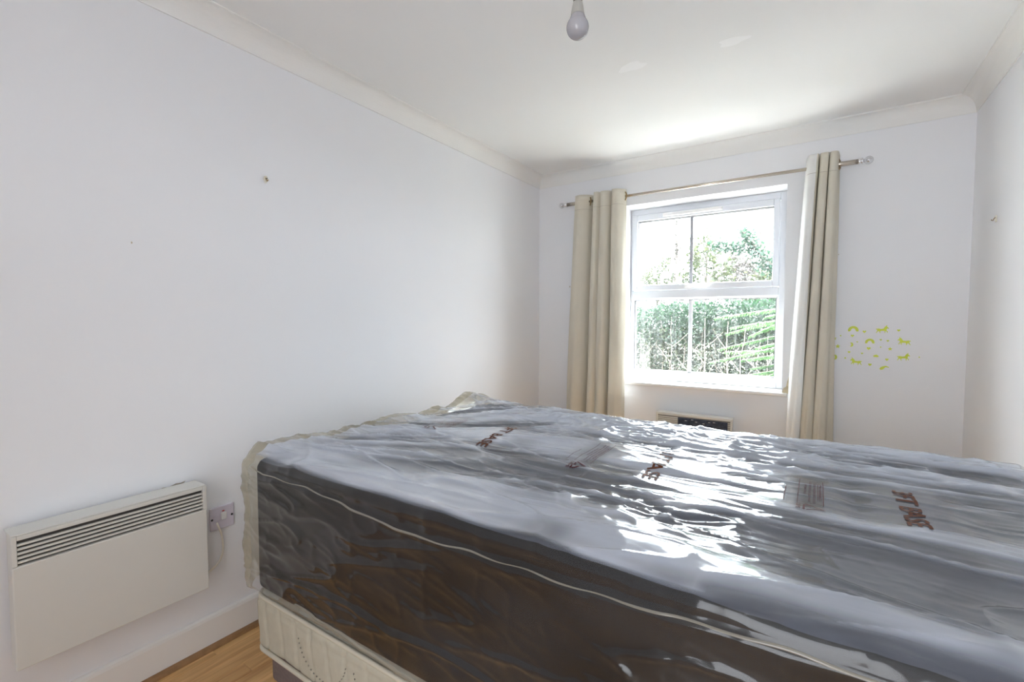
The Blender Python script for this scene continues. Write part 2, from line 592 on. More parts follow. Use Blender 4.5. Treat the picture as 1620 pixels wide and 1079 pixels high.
# outer frame members
def fr(name, lst, bev=0.004, m=M_upvc, p=wd):
    return boxes(name, lst, m, p, bev)
boxes('window_sill', [((OX0, D-0.022, OZ0), (OX1+0.03, D+0.25, 0.7965))], M_trim, wd, 0.006, 3)
fr('frame_jamb', [((fx0, YF, fz0), (0.640+0.072, YO, fz1))])
fr('frame_jamb', [((1.678, YF, fz0), (fx1, YO, fz1))])
fr('frame_head', [((0.712, YF+0.001, 2.020), (1.678, YO-0.001, fz1))])
fr('frame_foot', [((0.712, YF+0.001, fz0), (1.678, YO-0.001, 0.852))])
fr('transom', [((0.712, YF+0.001, 1.402), (1.678, YO-0.001, 1.457))])
# glazing beads lower light (sloping)
def bead(name, x0, x1, z0, z1, w, y0, y1, m=M_upvc, parent=wd):
    """picture-frame bead: outer rect x0..x1,z0..z1, width w, face at y0 on the outer edge, y1 on the inner edge"""
    bm = bmesh.new()
    for yy in (0,):
        o_ = [bm.verts.new(p) for p in ((x0, y0, z0), (x1, y0, z0), (x1, y0, z1), (x0, y0, z1))]
        i_ = [bm.verts.new(p) for p in ((x0+w, y1, z0+w), (x1-w, y1, z0+w), (x1-w, y1, z1-w), (x0+w, y1, z1-w))]
        ob = [bm.verts.new((v.co.x, YO-0.004, v.co.z)) for v in o_]
        ib = [bm.verts.new((v.co.x, YO-0.004, v.co.z)) for v in i_]
        for k in range(4):
            n = (k+1) % 4
            bm.faces.new((o_[k], o_[n], i_[n], i_[k]))
            bm.faces.new((i_[k], i_[n], ib[n], ib[k]))
            bm.faces.new((o_[k], ob[k], ob[n], o_[n]))
            bm.faces.new((ob[k], ib[k], ib[n], ob[n]))
    return build(name, bm, m, parent)
GY = D+0.205
bead('glazing_bead', 0.7125, 1.6775, 0.8525, 1.4015, 0.014, YF+0.010, YF+0.022)
# opening top sash
sash = fr('sash', [((0.714, YF-0.012, 1.4600), (0.752, YO-0.004, 2.018)), ((1.640, YF-0.012, 1.4600), (1.676, YO-0.004, 2.018)),
                   ((0.752, YF-0.012, 1.4600), (1.640, YO-0.004, 1.500)), ((0.752, YF-0.012, 1.975), (1.640, YO-0.004, 2.018))], 0.005)
bead('gasket', 0.7515, 1.6405, 1.4995, 1.9755, 0.003, YF+0.004, YF+0.006, M_gasket)
bead('gasket', 0.7265, 1.6635, 0.8665, 1.3875, 0.0025, YF+0.020, YF+0.022, M_gasket)
g1 = boxes('glass_pane', [((0.7545, GY, 1.5025), (1.6375, GY+0.004, 1.9725))], M_glass_up, wd)
g2 = boxes('glass_pane', [((0.729, GY, 0.869), (1.661, GY+0.004, 1.385))], M_glass_lo, wd)
g2['label'] = 'lower glass pane with cloudy vertical streaks'
fr('glazing_bar', [((1.118, GY-0.004, 1.5025), (1.140, GY-0.0005, 1.9725))], 0.002, mat('grey_bar', (0.36, 0.37, 0.40), 0.4))
fr('glazing_bar', [((1.119, GY-0.012, 0.869), (1.143, GY-0.0005, 1.385))], 0.002)
# trickle vent
tv = fr('trickle_vent', [((0.940, YF-0.030, 1.987), (1.337, YF-0.0125, 2.010))], 0.004, M_white)
boxes('vent_flap', [((0.946, YF-0.034, 1.989), (1.331, YF-0.0305, 1.999))], M_white, tv, 0.001)
# espagnolette handle
bm = bmesh.new()
box(bm, (1.098, YF-0.022, 1.470), (1.150, YF-0.0125, 1.492), 0.004)
ha = build('handle', bm, M_white, wd)
bm = bmesh.new()
tube(bm, [(1.125, YF-0.022, 1.481), (1.125, YF-0.040, 1.481)], 0.008, 12)
build('spindle', bm, M_steel, ha)
bm = bmesh.new()
tube(bm, [(1.115, YF-0.043, 1.481), (1.15, YF-0.048, 1.482), (1.20, YF-0.049, 1.482), (1.268, YF-0.044, 1.481)], [0.008, 0.0075, 0.006, 0.006], 10)
build('lever', bm, M_white, ha)
# damp stain on the reveal corner, a thin flake of peeling plaster
bm = bmesh.new()
pts = [(1.722, 0.797), (1.750, 0.792), (1.772, 0.800), (1.778, 0.835), (1.768, 0.88), (1.757, 0.90), (1.748, 0.87), (1.742, 0.835), (1.728, 0.826)]
a = [bm.verts.new((x, D-0.0015, z)) for x, z in pts]
b = [bm.verts.new((x, D-0.0001, z)) for x, z in pts]
bm.faces.new(a)
for k in range(len(pts)):
    bm.faces.new((a[k], a[(k+1) % len(pts)], b[(k+1) % len(pts)], b[k]))
tag(build('damp_stain', bm, mat('damp_plaster', (0.62, 0.54, 0.38), 0.9, noise=(40, 0.2))), 'yellowish damp stain on the wall at the right end of the window sill', 'stain')

# ------------------------------------------------------------------ curtains, rod
YR = D-0.09
ZR = 2.108
rod = empty('curtain_rod', (1.2, YR, ZR), 'satin metal curtain pole with clear ball ends above the window', 'curtain pole')
bm = bmesh.new()
tube(bm, [(0.44, YR, ZR), (1.90, YR, ZR)], 0.0095, 16)
build('pole', bm, M_steel, rod, True)
for xa, xb in ((0.290, 0.455), (1.885, 2.060)):
    bm = bmesh.new()
    tube(bm, [(xa, YR, ZR), (xb, YR, ZR)], 0.0135, 18)
    build('pole_sleeve', bm, M_steel, rod, True)
for x, s in ((0.290, -1), (2.060, 1)):
    bm = bmesh.new()
    lathe(bm, [(0.015, -0.004), (0.019, -0.002), (0.019, 0.004), (0.013, 0.006), (0.013, 0.010), (0.017, 0.012), (0.017, 0.017), (0.010, 0.020), (0.008, 0.024)], (x, YR, ZR), 'x', 24, s)
    fi = build('finial', bm, M_chrome, rod, True)
    bm = bmesh.new()
    rr = 0.021
    lathe(bm, [(rr*math.sin(a), 0.022+rr-rr*math.cos(a)) for a in np.linspace(0.12, math.pi-0.02, 12)], (x, YR, ZR), 'x', 20, s)
    build('ball', bm, M_crystal, fi, True)
    bm = bmesh.new()
    rr = 0.014
    lathe(bm, [(rr*math.sin(a), 0.029+rr-rr*math.cos(a)) for a in np.linspace(0.02, math.pi-0.02, 8)], (x, YR, ZR), 'x', 12, s)
    build('ball_core', bm, M_chrome, fi, True)
for x in (0.43, 1.90):
    bm = bmesh.new()
    lathe(bm, [(0.024, 0), (0.024, 0.004), (0.009, 0.008), (0.008, 0.076)], (x, D-0.0002, ZR), 'y', 18, -1)
    build('bracket', bm, M_steel, rod, True)

def catmull(P, n):
    P = [Vector((p[0], p[1], 0)) for p in P]
    P = [P[0]*2-P[1]]+P+[P[-1]*2-P[-2]]
    out = []
    for i in range(1, len(P)-2):
        for k in range(n):
            t = k/n
            a, b, c, d = P[i-1:i+3]
            out.append(0.5*((2*b)+(c-a)*t+(2*a-5*b+4*c-d)*t*t+(3*b-a-3*c+d)*t**3))
    out.append(P[-2])
    return out

def make_curtain(name, top, bot, ztop, zbot, lining_u, label, rings):
    root = empty(name, ((top[0][0]+top[-1][0])/2, YR, ztop), label, 'curtain', 'pair of eyelet curtains on the pole')
    n = 12
    A, B = catmull(top, n), catmull(bot, n)
    nu, nv = len(A), 60
    V, Fq = [], []
    for j in range(nv+1):
        t = j/nv
        z = ztop+(zbot-ztop)*t
        e = t**0.85
        for i in range(nu):
            p = A[i]*(1-e)+B[i]*e
            wob = 0.004*math.sin(9*t+i*0.35)*t
            V.append((p.x+wob, YR+p.y+wob*0.6, z))
    for j in range(nv):
        for i in range(nu-1):
            a = j*nu+i
            Fq.append((a, a+nu, a+nu+1, a+1))
    me = mesh_np('cloth', V, Fq)
    o = link('cloth', me, [M_curtain, M_lining], root, True)
    mi = [1 if lining_u(( (k % (nu-1))+0.5)/(nu-1)) else 0 for k in range(len(Fq))]
    me.polygons.foreach_set('material_index', mi)
    s = o.modifiers.new('thickness', 'SOLIDIFY')
    s.thickness = 0.003
    s.offset = 0
    s.material_offset = 1
    # stitched hem line under the header
    bm = bmesh.new()
    zz = ztop-0.105
    e = (0.105/(ztop-zbot))**0.85
    tube(bm, [((A[i]*(1-e)+B[i]*e).x, YR+(A[i]*(1-e)+B[i]*e).y-0.0022, zz) for i in range(nu)], 0.0009, 5)
    build('hem_stitch', bm, mat('hem_thread', (0.35, 0.31, 0.25), 0.9), root, True)
    for (x, y, ang) in rings:
        bm = bmesh.new()
        c = Vector((x, YR+y, ZR))
        ax = Vector((math.cos(ang), math.sin(ang), 0))
        u = Vector((-ax.y, ax.x, 0))
        pts = [c+(u*math.cos(a)+Vector((0, 0, 1))*math.sin(a))*0.027 for a in np.linspace(0, 2*math.pi, 25)]
        tube(bm, pts, 0.0045, 8, False)
        build('eyelet', bm, M_brass, root, True)
    return root
make_curtain('left_curtain'.replace('left_', 'eyelet_'),
    [(0.375, -0.030), (0.42, -0.040), (0.475, -0.005), (0.520, 0.076), (0.532, 0.0), (0.528, -0.048), (0.552, -0.056), (0.572, -0.028), (0.584, -0.050), (0.618, -0.050), (0.648, -0.015), (0.668, 0.076), (0.676, 0.0), (0.664, -0.050), (0.70, -0.058), (0.735, -0.022), (0.748, 0.010)],
    [(0.290, -0.020), (0.35, -0.045), (0.42, -0.020), (0.490, 0.076), (0.488, 0.0), (0.470, -0.045), (0.50, -0.056), (0.532, -0.028), (0.545, -0.048), (0.592, -0.050), (0.620, -0.010), (0.652, 0.076), (0.660, 0.0), (0.650, -0.048), (0.69, -0.060), (0.735, -0.045), (0.762, -0.005)],
    2.155, 0.10, lambda u: False, 'cream eyelet curtain bunched at the left side of the window', [(0.478, 0.0, math.radians(35)), (0.655, 0.0, math.radians(50)), (0.742, 0.0, math.radians(40))])
make_curtain('eyelet_curtain',
    [(1.818, 0.030), (1.822, 0.0), (1.832, -0.045), (1.855, -0.058), (1.874, -0.052), (1.880, -0.010), (1.884, 0.074), (1.886, -0.010), (1.886, -0.050), (1.905, -0.058), (1.922, -0.050), (1.924, -0.010), (1.927, 0.074), (1.929, -0.010), (1.930, -0.048), (1.948, -0.056), (1.965, -0.040), (1.972, 0.015), (1.975, 0.05)],
    [(1.735, -0.012), (1.748, -0.040), (1.775, -0.055), (1.802, -0.050), (1.812, 0.0), (1.812, 0.074), (1.812, -0.010), (1.814, -0.045), (1.840, -0.058), (1.872, -0.046), (1.874, 0.0), (1.876, 0.074), (1.878, -0.010), (1.880, -0.048), (1.900, -0.057), (1.935, -0.046), (1.94, -0.01), (1.945, 0.035), (1.985, 0.045)],
    2.170, 0.10, lambda u: u < 0.20, 'cream eyelet curtain right of the window with its white lining showing', [(1.826, 0.0, math.radians(10)), (1.970, 0.0, math.radians(-15))])

# ------------------------------------------------------------------ panel heaters
def make_heater(M, label, inside=None):
    """built in its own frame: x = out of the wall, y = along the wall, z up; M places it"""
    root = empty('panel_heater', M @ Vector((0, 0, 0)), label, 'heater')
    def add(name, lst, m, parent=root, bev=0.0, seg=2):
        bm = bmesh.new()
        for lo, hi in lst:
            box(bm, lo, hi, bev, seg)
        bm.transform(M)
        return build(name, bm, m, parent)
    L, Z0, Z1 = 0.481, 0.0, 0.373
    add('casing', [((0.018, 0.004, Z0+0.004), (0.072, L-0.004, Z1-0.004))], M_heater, bev=0.004)
    # front shell with the grille opening
    add('front_panel', [((0.0725, 0.0, Z0), (0.082, L, 0.289))], M_heater, bev=0.003)
    add('front_panel', [((0.0725, 0.0, 0.2892), (0.082, 0.0115, Z1)), ((0.0725, L-0.0125, 0.2892), (0.082, L, Z1)), ((0.0725, 0.0116, 0.3602), (0.082, L-0.0126, Z1))], M_heater, bev=0.0015)
    add('top_lip', [((0.012, 0.001, Z1+0.0003), (0.081, L-0.001, Z1+0.004))], M_heater, bev=0.0015)
    add('grille_back', [((0.0722, 0.012, 0.290), (0.0736, L-0.013, 0.360))], inside or M_heater_in)
    for k in range(5):
        z = 0.2958+k*0.0121
        add('slat', [((0.0738, 0.0118, z), (0.0815, L-0.0128, z+0.0062))], M_heater, bev=0.001, seg=1)
    for y in (0.09, 0.39):
        add('wall_bracket', [((0.0008, y, 0.05), (0.0178, y+0.03, 0.33))], M_heater)
    return root
M1 = Matrix.Translation((0.0, 0.287, 0.281))
M1 = M1 @ Matrix.Diagonal((1.22, 1, 1, 1))
make_heater(M1, 'white wall-mounted electric panel heater on the left wall beside the socket')
M2 = Matrix(((0, 1, 0, 0.978), (-1, 0, 0, D), (0, 0, 1, 0.236), (0, 0, 0, 1)))
h2 = make_heater(M2, 'white panel heater under the window, mostly hidden behind the wrapped bed', mat('grey_grille', (0.30, 0.28, 0.26), 0.6))
bm = bmesh.new()
box(bm, (1.125, D-0.0852, 0.531), (1.432, D-0.0822, 0.590), 0.001, 1)
pl = build('dark_strip', bm, mat('dark_blue_strip', (0.035, 0.045, 0.075), 0.25, noise=(60, 0.5)), h2)  # dark blue strip over the right part of the grille
pl['label'] = 'dark blue glossy strip'
for k in range(6):
    bm = bmesh.new()
    x = 1.17+k*0.036+0.006*math.sin(k*2.3)
    z = 0.572+0.009*math.sin(k*1.7)
    box(bm, (x, D-0.0866, z), (x+0.013, D-0.0853, z+0.0025), 0.0005, 1)
    o = build('fleck', bm, M_white, pl)

# socket with cable
sk = empty('fused_switch', (0.0, 0.859, 0.485), 'square white fused wall switch right of the panel heater', 'switch')
boxes('face_plate', [((0.0002, 0.816, 0.442), (0.0095, 0.902, 0.530))], M_socket, sk, 0.003, 3)
boxes('rocker', [((0.0097, 0.853, 0.478), (0.0165, 0.872, 0.506))], M_white, sk, 0.002)
boxes('indicator', [((0.0097, 0.858, 0.5085), (0.0115, 0.866, 0.5125))], M_red, sk, 0.0006)
boxes('fuse_carrier', [((0.0097, 0.828, 0.478), (0.0120, 0.846, 0.502))], M_socket, sk, 0.001)
for y, z in ((0.822, 0.486), (0.893, 0.486)):
    bm = bmesh.new()
    lathe(bm, [(0.0042, 0), (0.0040, 0.0008), (0.0028, 0.0014)], (0.0096, y, z), 'x', 12)
    build('screw', bm, M_dark, sk)
bm = bmesh.new()
P = [(0.008, 0.839, 0.470), (0.016, 0.839, 0.462), (0.016, 0.850, 0.430), (0.012, 0.857, 0.39), (0.012, 0.857, 0.36), (0.012, 0.845, 0.32), (0.012, 0.811, 0.296), (0.012, 0.760, 0.290)]
pp = []
for i in range(len(P)-1):
    a, b = Vector(P[i]), Vector(P[i+1])
    for k in range(6):
        pp.append(a.lerp(b, k/6))
for _ in range(6):
    pp = [pp[0]]+[(pp[i-1]+pp[i]*2+pp[i+1])/4 for i in range(1, len(pp)-1)]+[pp[-1]]
tube(bm, pp, 0.0035, 10)
tag(build('heater_cable', bm, M_cable, None, True), 'thin cream cable hanging from the wall switch to the heater', 'cable')

# chipped plaster above the heater
bm = bmesh.new()
pts = [(0.655, 0.648), (0.672, 0.655), (0.690, 0.652), (0.712, 0.6585), (0.728, 0.6565), (0.742, 0.660), (0.735, 0.651), (0.70, 0.645), (0.66, 0.644)]
a = [bm.verts.new((0.0012, y, z)) for y, z in pts]
b = [bm.verts.new((0.0001, y, z)) for y, z in pts]
bm.faces.new(a)
for k in range(len(pts)):
    bm.faces.new((a[k], a[(k+1) % len(pts)], b[(k+1) % len(pts)], b[k]))
tag(build('plaster_chip', bm, mat('chipped_plaster', (0.34, 0.30, 0.24), 0.9, noise=(90, 0.5))), 'small dark chipped plaster patch just above the panel heater on the left wall', 'stain')

# bulb
bx, by = 1.345, 1.16
bl = empty('pendant_bulb', (bx, by, H), 'bare white light bulb hanging on a cord from the ceiling', 'light bulb')
bm = bmesh.new()
rr = 0.0295
prof = [(0.002, 1.987)]
for a in np.linspace(0.15, 2.25, 14):
    prof.append((rr*math.sin(a), 1.987+rr-rr*math.cos(a)))
prof += [(0.0185, 2.046), (0.0175, 2.0475)]
lathe(bm, prof, (bx, by, 0), 'z', 32)
build('globe', bm, M_bulb, bl, True)
bm = bmesh.new()
lathe(bm, [(0.0180, 2.0478), (0.0182, 2.050), (0.0160, 2.064), (0.0128, 2.080), (0.0122, 2.081)], (bx, by, 0), 'z', 28)
build('housing', bm, M_bulbbase, bl, True)
bm = bmesh.new()
lathe(bm, [(0.0115, 2.0815), (0.0118, 2.083), (0.0118, 2.100), (0.014, 2.101), (0.014, 2.128), (0.009, 2.138), (0.005, 2.142)], (bx, by, 0), 'z', 24)
build('lamp_holder', bm, mat('dark_holder', (0.13, 0.11, 0.08), 0.35, metal=0.4), bl, True)
bm = bmesh.new()
tube(bm, [(bx, by, 2.140), (bx, by, H-0.020)], 0.003, 8)
build('cord', bm, M_flex, bl, True)
bm = bmesh.new()
lathe(bm, [(0.012, H-0.022), (0.036, H-0.018), (0.040, H-0.0002)], (bx, by, 0), 'z', 28)
build('ceiling_rose', bm, M_white, bl, True)

# wall hooks
def hook(loc, ax, s, label, cat='hook', pins=True):
    root = empty('wall_hook', loc, label, cat)
    X = Vector(ax); Z = Vector((0, 0, 1)); Yv = Z.cross(X)
    def tr(bm):
        bm.transform(Matrix.Translation(loc) @ Matrix((X, Yv, Z)).transposed().to_4x4())
        return bm
    bm = bmesh.new()
    n = 12
    a = []
    for k in range(n):
        t = 2*math.pi*k/n
        a.append((s*0.42*math.cos(t)*(1.0 if math.sin(t) > 0 else 0.75), s*0.75*math.sin(t)))
    f0 = [bm.verts.new((0.0003, y, z)) for y, z in a]
    f1 = [bm.verts.new((s*0.28, y*0.85, z*0.9)) for y, z in a]
    bm.faces.new(f0[::-1]); bm.faces.new(f1)
    for k in range(n):
        bm.faces.new((f0[k], f0[(k+1) % n], f1[(k+1) % n], f1[k]))
    build('base', tr(bm), M_socket if not pins else mat('yellowed_plastic', (0.68, 0.64, 0.54), 0.4), root)
    bm = bmesh.new()
    tube(bm, [(s*0.28, -0.1*s, 0.25*s), (s*0.45, -0.05*s, 0), (s*0.62, 0, -0.42*s), (s*0.8, 0.05*s, -0.35*s), (s*0.85, 0.05*s, -0.1*s)], s*0.09, 8)
    build('prong', tr(bm), M_brass if pins else M_dark, root)
    for y, z in ((0.16, 0.22),):
        bm = bmesh.new()
        lathe(bm, [(0.10*s, 0.28*s), (0.10*s, 0.36*s)], (0, y*s, z*s), 'x', 8)
        build('pin', tr(bm), M_dark, root)
    return root
hook((0.0, 1.061, 1.812), (1, 0, 0), 0.021, 'small yellowed plastic picture hook alone on the left wall')
hook((0.0, 0.608, 1.495), (1, 0, 0), 0.006, 'tiny grey nail on the left wall, lower left of the picture hook', 'nail')
hook((0.312, D, 1.842), (0, -1, 0), 0.010, 'upper of two small hooks on the window wall left of the curtain', 'hook')
hook((0.275, D, 1.500), (0, -1, 0), 0.010, 'lower of two small hooks on the window wall left of the curtain', 'hook')
hook((W, 2.895, 1.688), (-1, 0, 0), 0.020, 'small picture hook on the right wall', 'hook')
hook((1.985, D, 1.62), (0, -1, 0), 0.006, 'tiny nail on the window wall right of the right curtain', 'nail')

# ------------------------------------------------------------------ wall stickers
def star(n=5, r=0.45):
    return [((1 if k % 2 == 0 else r)*math.sin(math.pi*k/n), (1 if k % 2 == 0 else r)*math.cos(math.pi*k/n)) for k in range(2*n)]
def heart():
    o = []
    for k in range(16):
        t = 2*math.pi*k/16
        o.append((math.sin(t)**3, (13*math.cos(t)-5*math.cos(2*t)-2*math.cos(3*t)-math.cos(4*t))/16))
    return o
def dot(): return [(math.cos(2*math.pi*k/8), math.sin(2*math.pi*k/8)) for k in range(8)]
def moon():
    o = [(0.75*math.cos(a), math.sin(a)) for a in np.linspace(-2.2, 2.2, 14)]
    o += [(0.42*math.cos(a)-0.38, 0.72*math.sin(a)) for a in np.linspace(2.0, -2.0, 9)]
    return o
def rainbow():
    o = [(math.cos(a), 1.0*math.sin(a)-0.35) for a in np.linspace(0, math.pi, 12)]
    o += [(-0.95, -0.6), (-0.6, -0.6)]
    o += [(0.42*math.cos(a), 0.42*math.sin(a)-0.3) for a in np.linspace(math.pi, 0, 8)]
    o += [(0.6, -0.6), (0.95, -0.6)]
    return o
def cloud():
    o = []
    for cx_, cy_, r_, a0, a1 in ((0.6, -0.05, 0.38, -1.5, 1.3), (0.1, 0.2, 0.45, 0.6, 2.3), (-0.55, 0.0, 0.36, 1.5, 4.6)):
        o += [(cx_+r_*math.cos(a), cy_+r_*math.sin(a)) for a in np.linspace(a0, a1, 6)]
    return o
def comet():
    return [(-1, -0.25), (-0.75, 0.15), (-0.3, 0.4), (0.3, 0.55), (0.9, 0.3), (1.0, 0.05), (0.6, 0.15), (0.2, 0.2), (0.0, -0.1), (-0.3, -0.45), (-0.8, -0.55)]
def unicorn(f=1):
    o = [(-1.0, 0.30), (-0.82, 0.22), (-0.62, 0.28), (-0.2, 0.20), (0.15, 0.26), (0.28, 0.50), (0.40, 0.68), (0.50, 0.72), (0.66, 1.0), (0.66, 0.66), (0.80, 0.50), (0.95, 0.34), (0.88, 0.24), (0.68, 0.32), (0.60, 0.10), (0.60, -0.08), (0.80, -0.28), (0.74, -0.50), (0.66, -0.50), (0.66, -0.30), (0.46, -0.18), (0.42, -0.55), (0.34, -0.55), (0.30, -0.14), (-0.20, -0.14), (-0.34, -0.32), (-0.28, -0.58), (-0.38, -0.58), (-0.48, -0.30), (-0.58, -0.16), (-0.78, -0.42), (-0.88, -0.60), (-0.96, -0.54), (-0.80, -0.20), (-0.76, 0.05), (-0.88, 0.05)]
    return [(x*f, y) for x, y in o]
SH = {'star': star(), 'heart': heart(), 'dot': dot(), 'moon': moon(), 'rainbow': rainbow(), 'cloud': cloud(), 'comet': comet(), 'unicornR': unicorn(1), 'unicornL': unicorn(-1)}
NM = {'star': 'star', 'heart': 'heart', 'dot': 'dot', 'moon': 'crescent moon', 'rainbow': 'rainbow', 'cloud': 'cloud', 'comet': 'shooting star', 'unicornR': 'unicorn', 'unicornL': 'unicorn'}
stk = [(2.065, 1.193, 'rainbow', .044, 'at the top left of the sticker cluster'), (2.116, 1.178, 'heart', .015, 'just right of the top left rainbow'),
 (2.196, 1.188, 'unicornR', .053, 'highest of the four unicorns'), (2.266, 1.187, 'heart', .013, 'topmost, right of the highest unicorn'),
 (2.007, 1.153, 'dot', .007, 'between the upper left star and the top left rainbow'), (1.978, 1.137, 'star', .021, 'nearest the curtain, above the other left star'),
 (2.062, 1.154, 'heart', .015, 'directly under the top left rainbow'), (2.085, 1.119, 'heart', .008, 'tiny, right above the upper crescent moon'),
 (2.142, 1.125, 'rainbow', .038, 'in the middle of the sticker cluster'), (2.190, 1.134, 'heart', .010, 'right of the middle rainbow'),
 (2.221, 1.129, 'heart', .011, 'between the middle rainbow and the right unicorn'), (2.290, 1.124, 'unicornL', .052, 'facing left at the right end of the cluster'),
 (2.058, 1.103, 'moon', .022, 'left of the middle rainbow'), (1.995, 1.091, 'star', .023, 'below the star nearest the curtain'),
 (2.138, 1.084, 'heart', .017, 'directly under the middle rainbow'), (2.191, 1.093, 'dot', .006, 'left above the right star'),
 (2.232, 1.084, 'star', .019, 'at the right, between the two right unicorns'), (2.049, 1.060, 'heart', .012, 'under the upper crescent moon'),
 (2.109, 1.055, 'heart', .010, 'above right of the lower left unicorn'), (1.983, 1.028, 'moon', .026, 'at the lower left, beside the curtain'),
 (2.032, 1.025, 'dot', .008, 'between the lower left moon and the lower left unicorn'), (2.171, 1.042, 'cloud', .023, 'below the middle of the cluster'),
 (2.220, 1.025, 'heart', .014, 'left of the lower right unicorn'), (2.291, 1.039, 'unicornR', .051, 'facing right at the lower right of the cluster'),
 (2.082, 1.004, 'unicornL', .051, 'facing left at the lower left of the cluster'), (2.146, 0.993, 'heart', .015, 'right of the lower left unicorn'),
 (2.210, 0.978, 'comet', .038, 'lowest of all the stickers'), (2.356, 1.044, 'dot', .006, 'farthest right of all the stickers')]
for x, z, t, w, where in stk:
    bm = bmesh.new()
    pts = SH[t]
    s = w/2*1.12
    a = [bm.verts.new((x+px*s, D-0.0006, z+py*s)) for px, py in pts]
    b = [bm.verts.new((x+px*s, D-0.00005, z+py*s)) for px, py in pts]
    bm.faces.new(a)
    for k in range(len(pts)):
        bm.faces.new((a[k], a[(k+1) % len(pts)], b[(k+1) % len(pts)], b[k]))
    o = build('wall_sticker', bm, M_lime)
    tag(o, 'lime green %s wall sticker %s' % (NM[t], where), 'sticker', 'lime stickers on the window wall')

# ------------------------------------------------------------------ beds
BX0, BX1, BY0, BY1 = 0.350, 2.40, 0.812, 2.118

def rounded_grid(lo, hi, r, step, bottom=True):
    """grid points on a box surface mapped to a rounded box; returns V, N, F (welded)"""
    lo, hi = np.array(lo, float), np.array(hi, float)
    n = [max(2, int(round((hi[i]-lo[i])/step))) for i in range(3)]
    ax = [np.linspace(lo[i], hi[i], n[i]+1) for i in range(3)]
    Vs, Fs, c = [], [], 0
    idx = {}
    faces = [(0, 1, 2, hi[2], True), (0, 1, 2, lo[2], False), (0, 2, 1, lo[1], True), (0, 2, 1, hi[1], False), (1, 2, 0, lo[0], False), (1, 2, 0, hi[0], True)]
    key, V, Fq = {}, [], []
    allV, allF, base = [], [], 0
    for (a, b, cax, val, flip) in faces:
        if cax == 2 and val == lo[2] and not bottom:
            continue
        A, B = np.meshgrid(np.arange(n[a]+1), np.arange(n[b]+1), indexing='ij')
        I = np.zeros(A.shape+(3,), int)
        I[..., a] = A; I[..., b] = B
        I[..., cax] = n[cax] if val == hi[cax] else 0
        allV.append(I.reshape(-1, 3))
        k = np.arange((n[a]+1)*(n[b]+1)).reshape(n[a]+1, n[b]+1)+base
        q = np.stack([k[:-1, :-1], k[1:, :-1], k[1:, 1:], k[:-1, 1:]], -1).reshape(-1, 4)
        if not flip: q = q[:, ::-1]
        if cax == 1: q = q
        allF.append(q)
        base += k.size
    I = np.concatenate(allV); Fq = np.concatenate(allF)
    code = I[:, 0]*10**8+I[:, 1]*10**4+I[:, 2]
    u, first, inv = np.unique(code, return_index=True, return_inverse=True)
    I = I[first]; Fq = inv.reshape(-1)[Fq]
    P = np.stack([ax[i][I[:, i]] for i in range(3)], -1)
    q = np.clip(P, lo+r, hi-r)
    d = P-q
    nn = np.linalg.norm(d, axis=1, keepdims=True)
    N = d/np.maximum(nn, 1e-9)
    return q+N*r, N, Fq, P

def zl(x):      # ledge line of the folded seam on the near side
    return np.interp(x, [0.30, 0.36, 0.437, 0.66, 0.871, 1.112, 1.479, 1.833, 2.054, 2.5], [0.775, 0.768, 0.754, 0.748, 0.735, 0.722, 0.735, 0.745, 0.748, 0.75])
def zc(x):
    return np.interp(x, [0.30, 0.367, 0.563, 0.847, 0.997, 1.2, 1.6, 2.5], [0.415, 0.428, 0.448, 0.464, 0.452, 0.470, 0.44, 0.40])

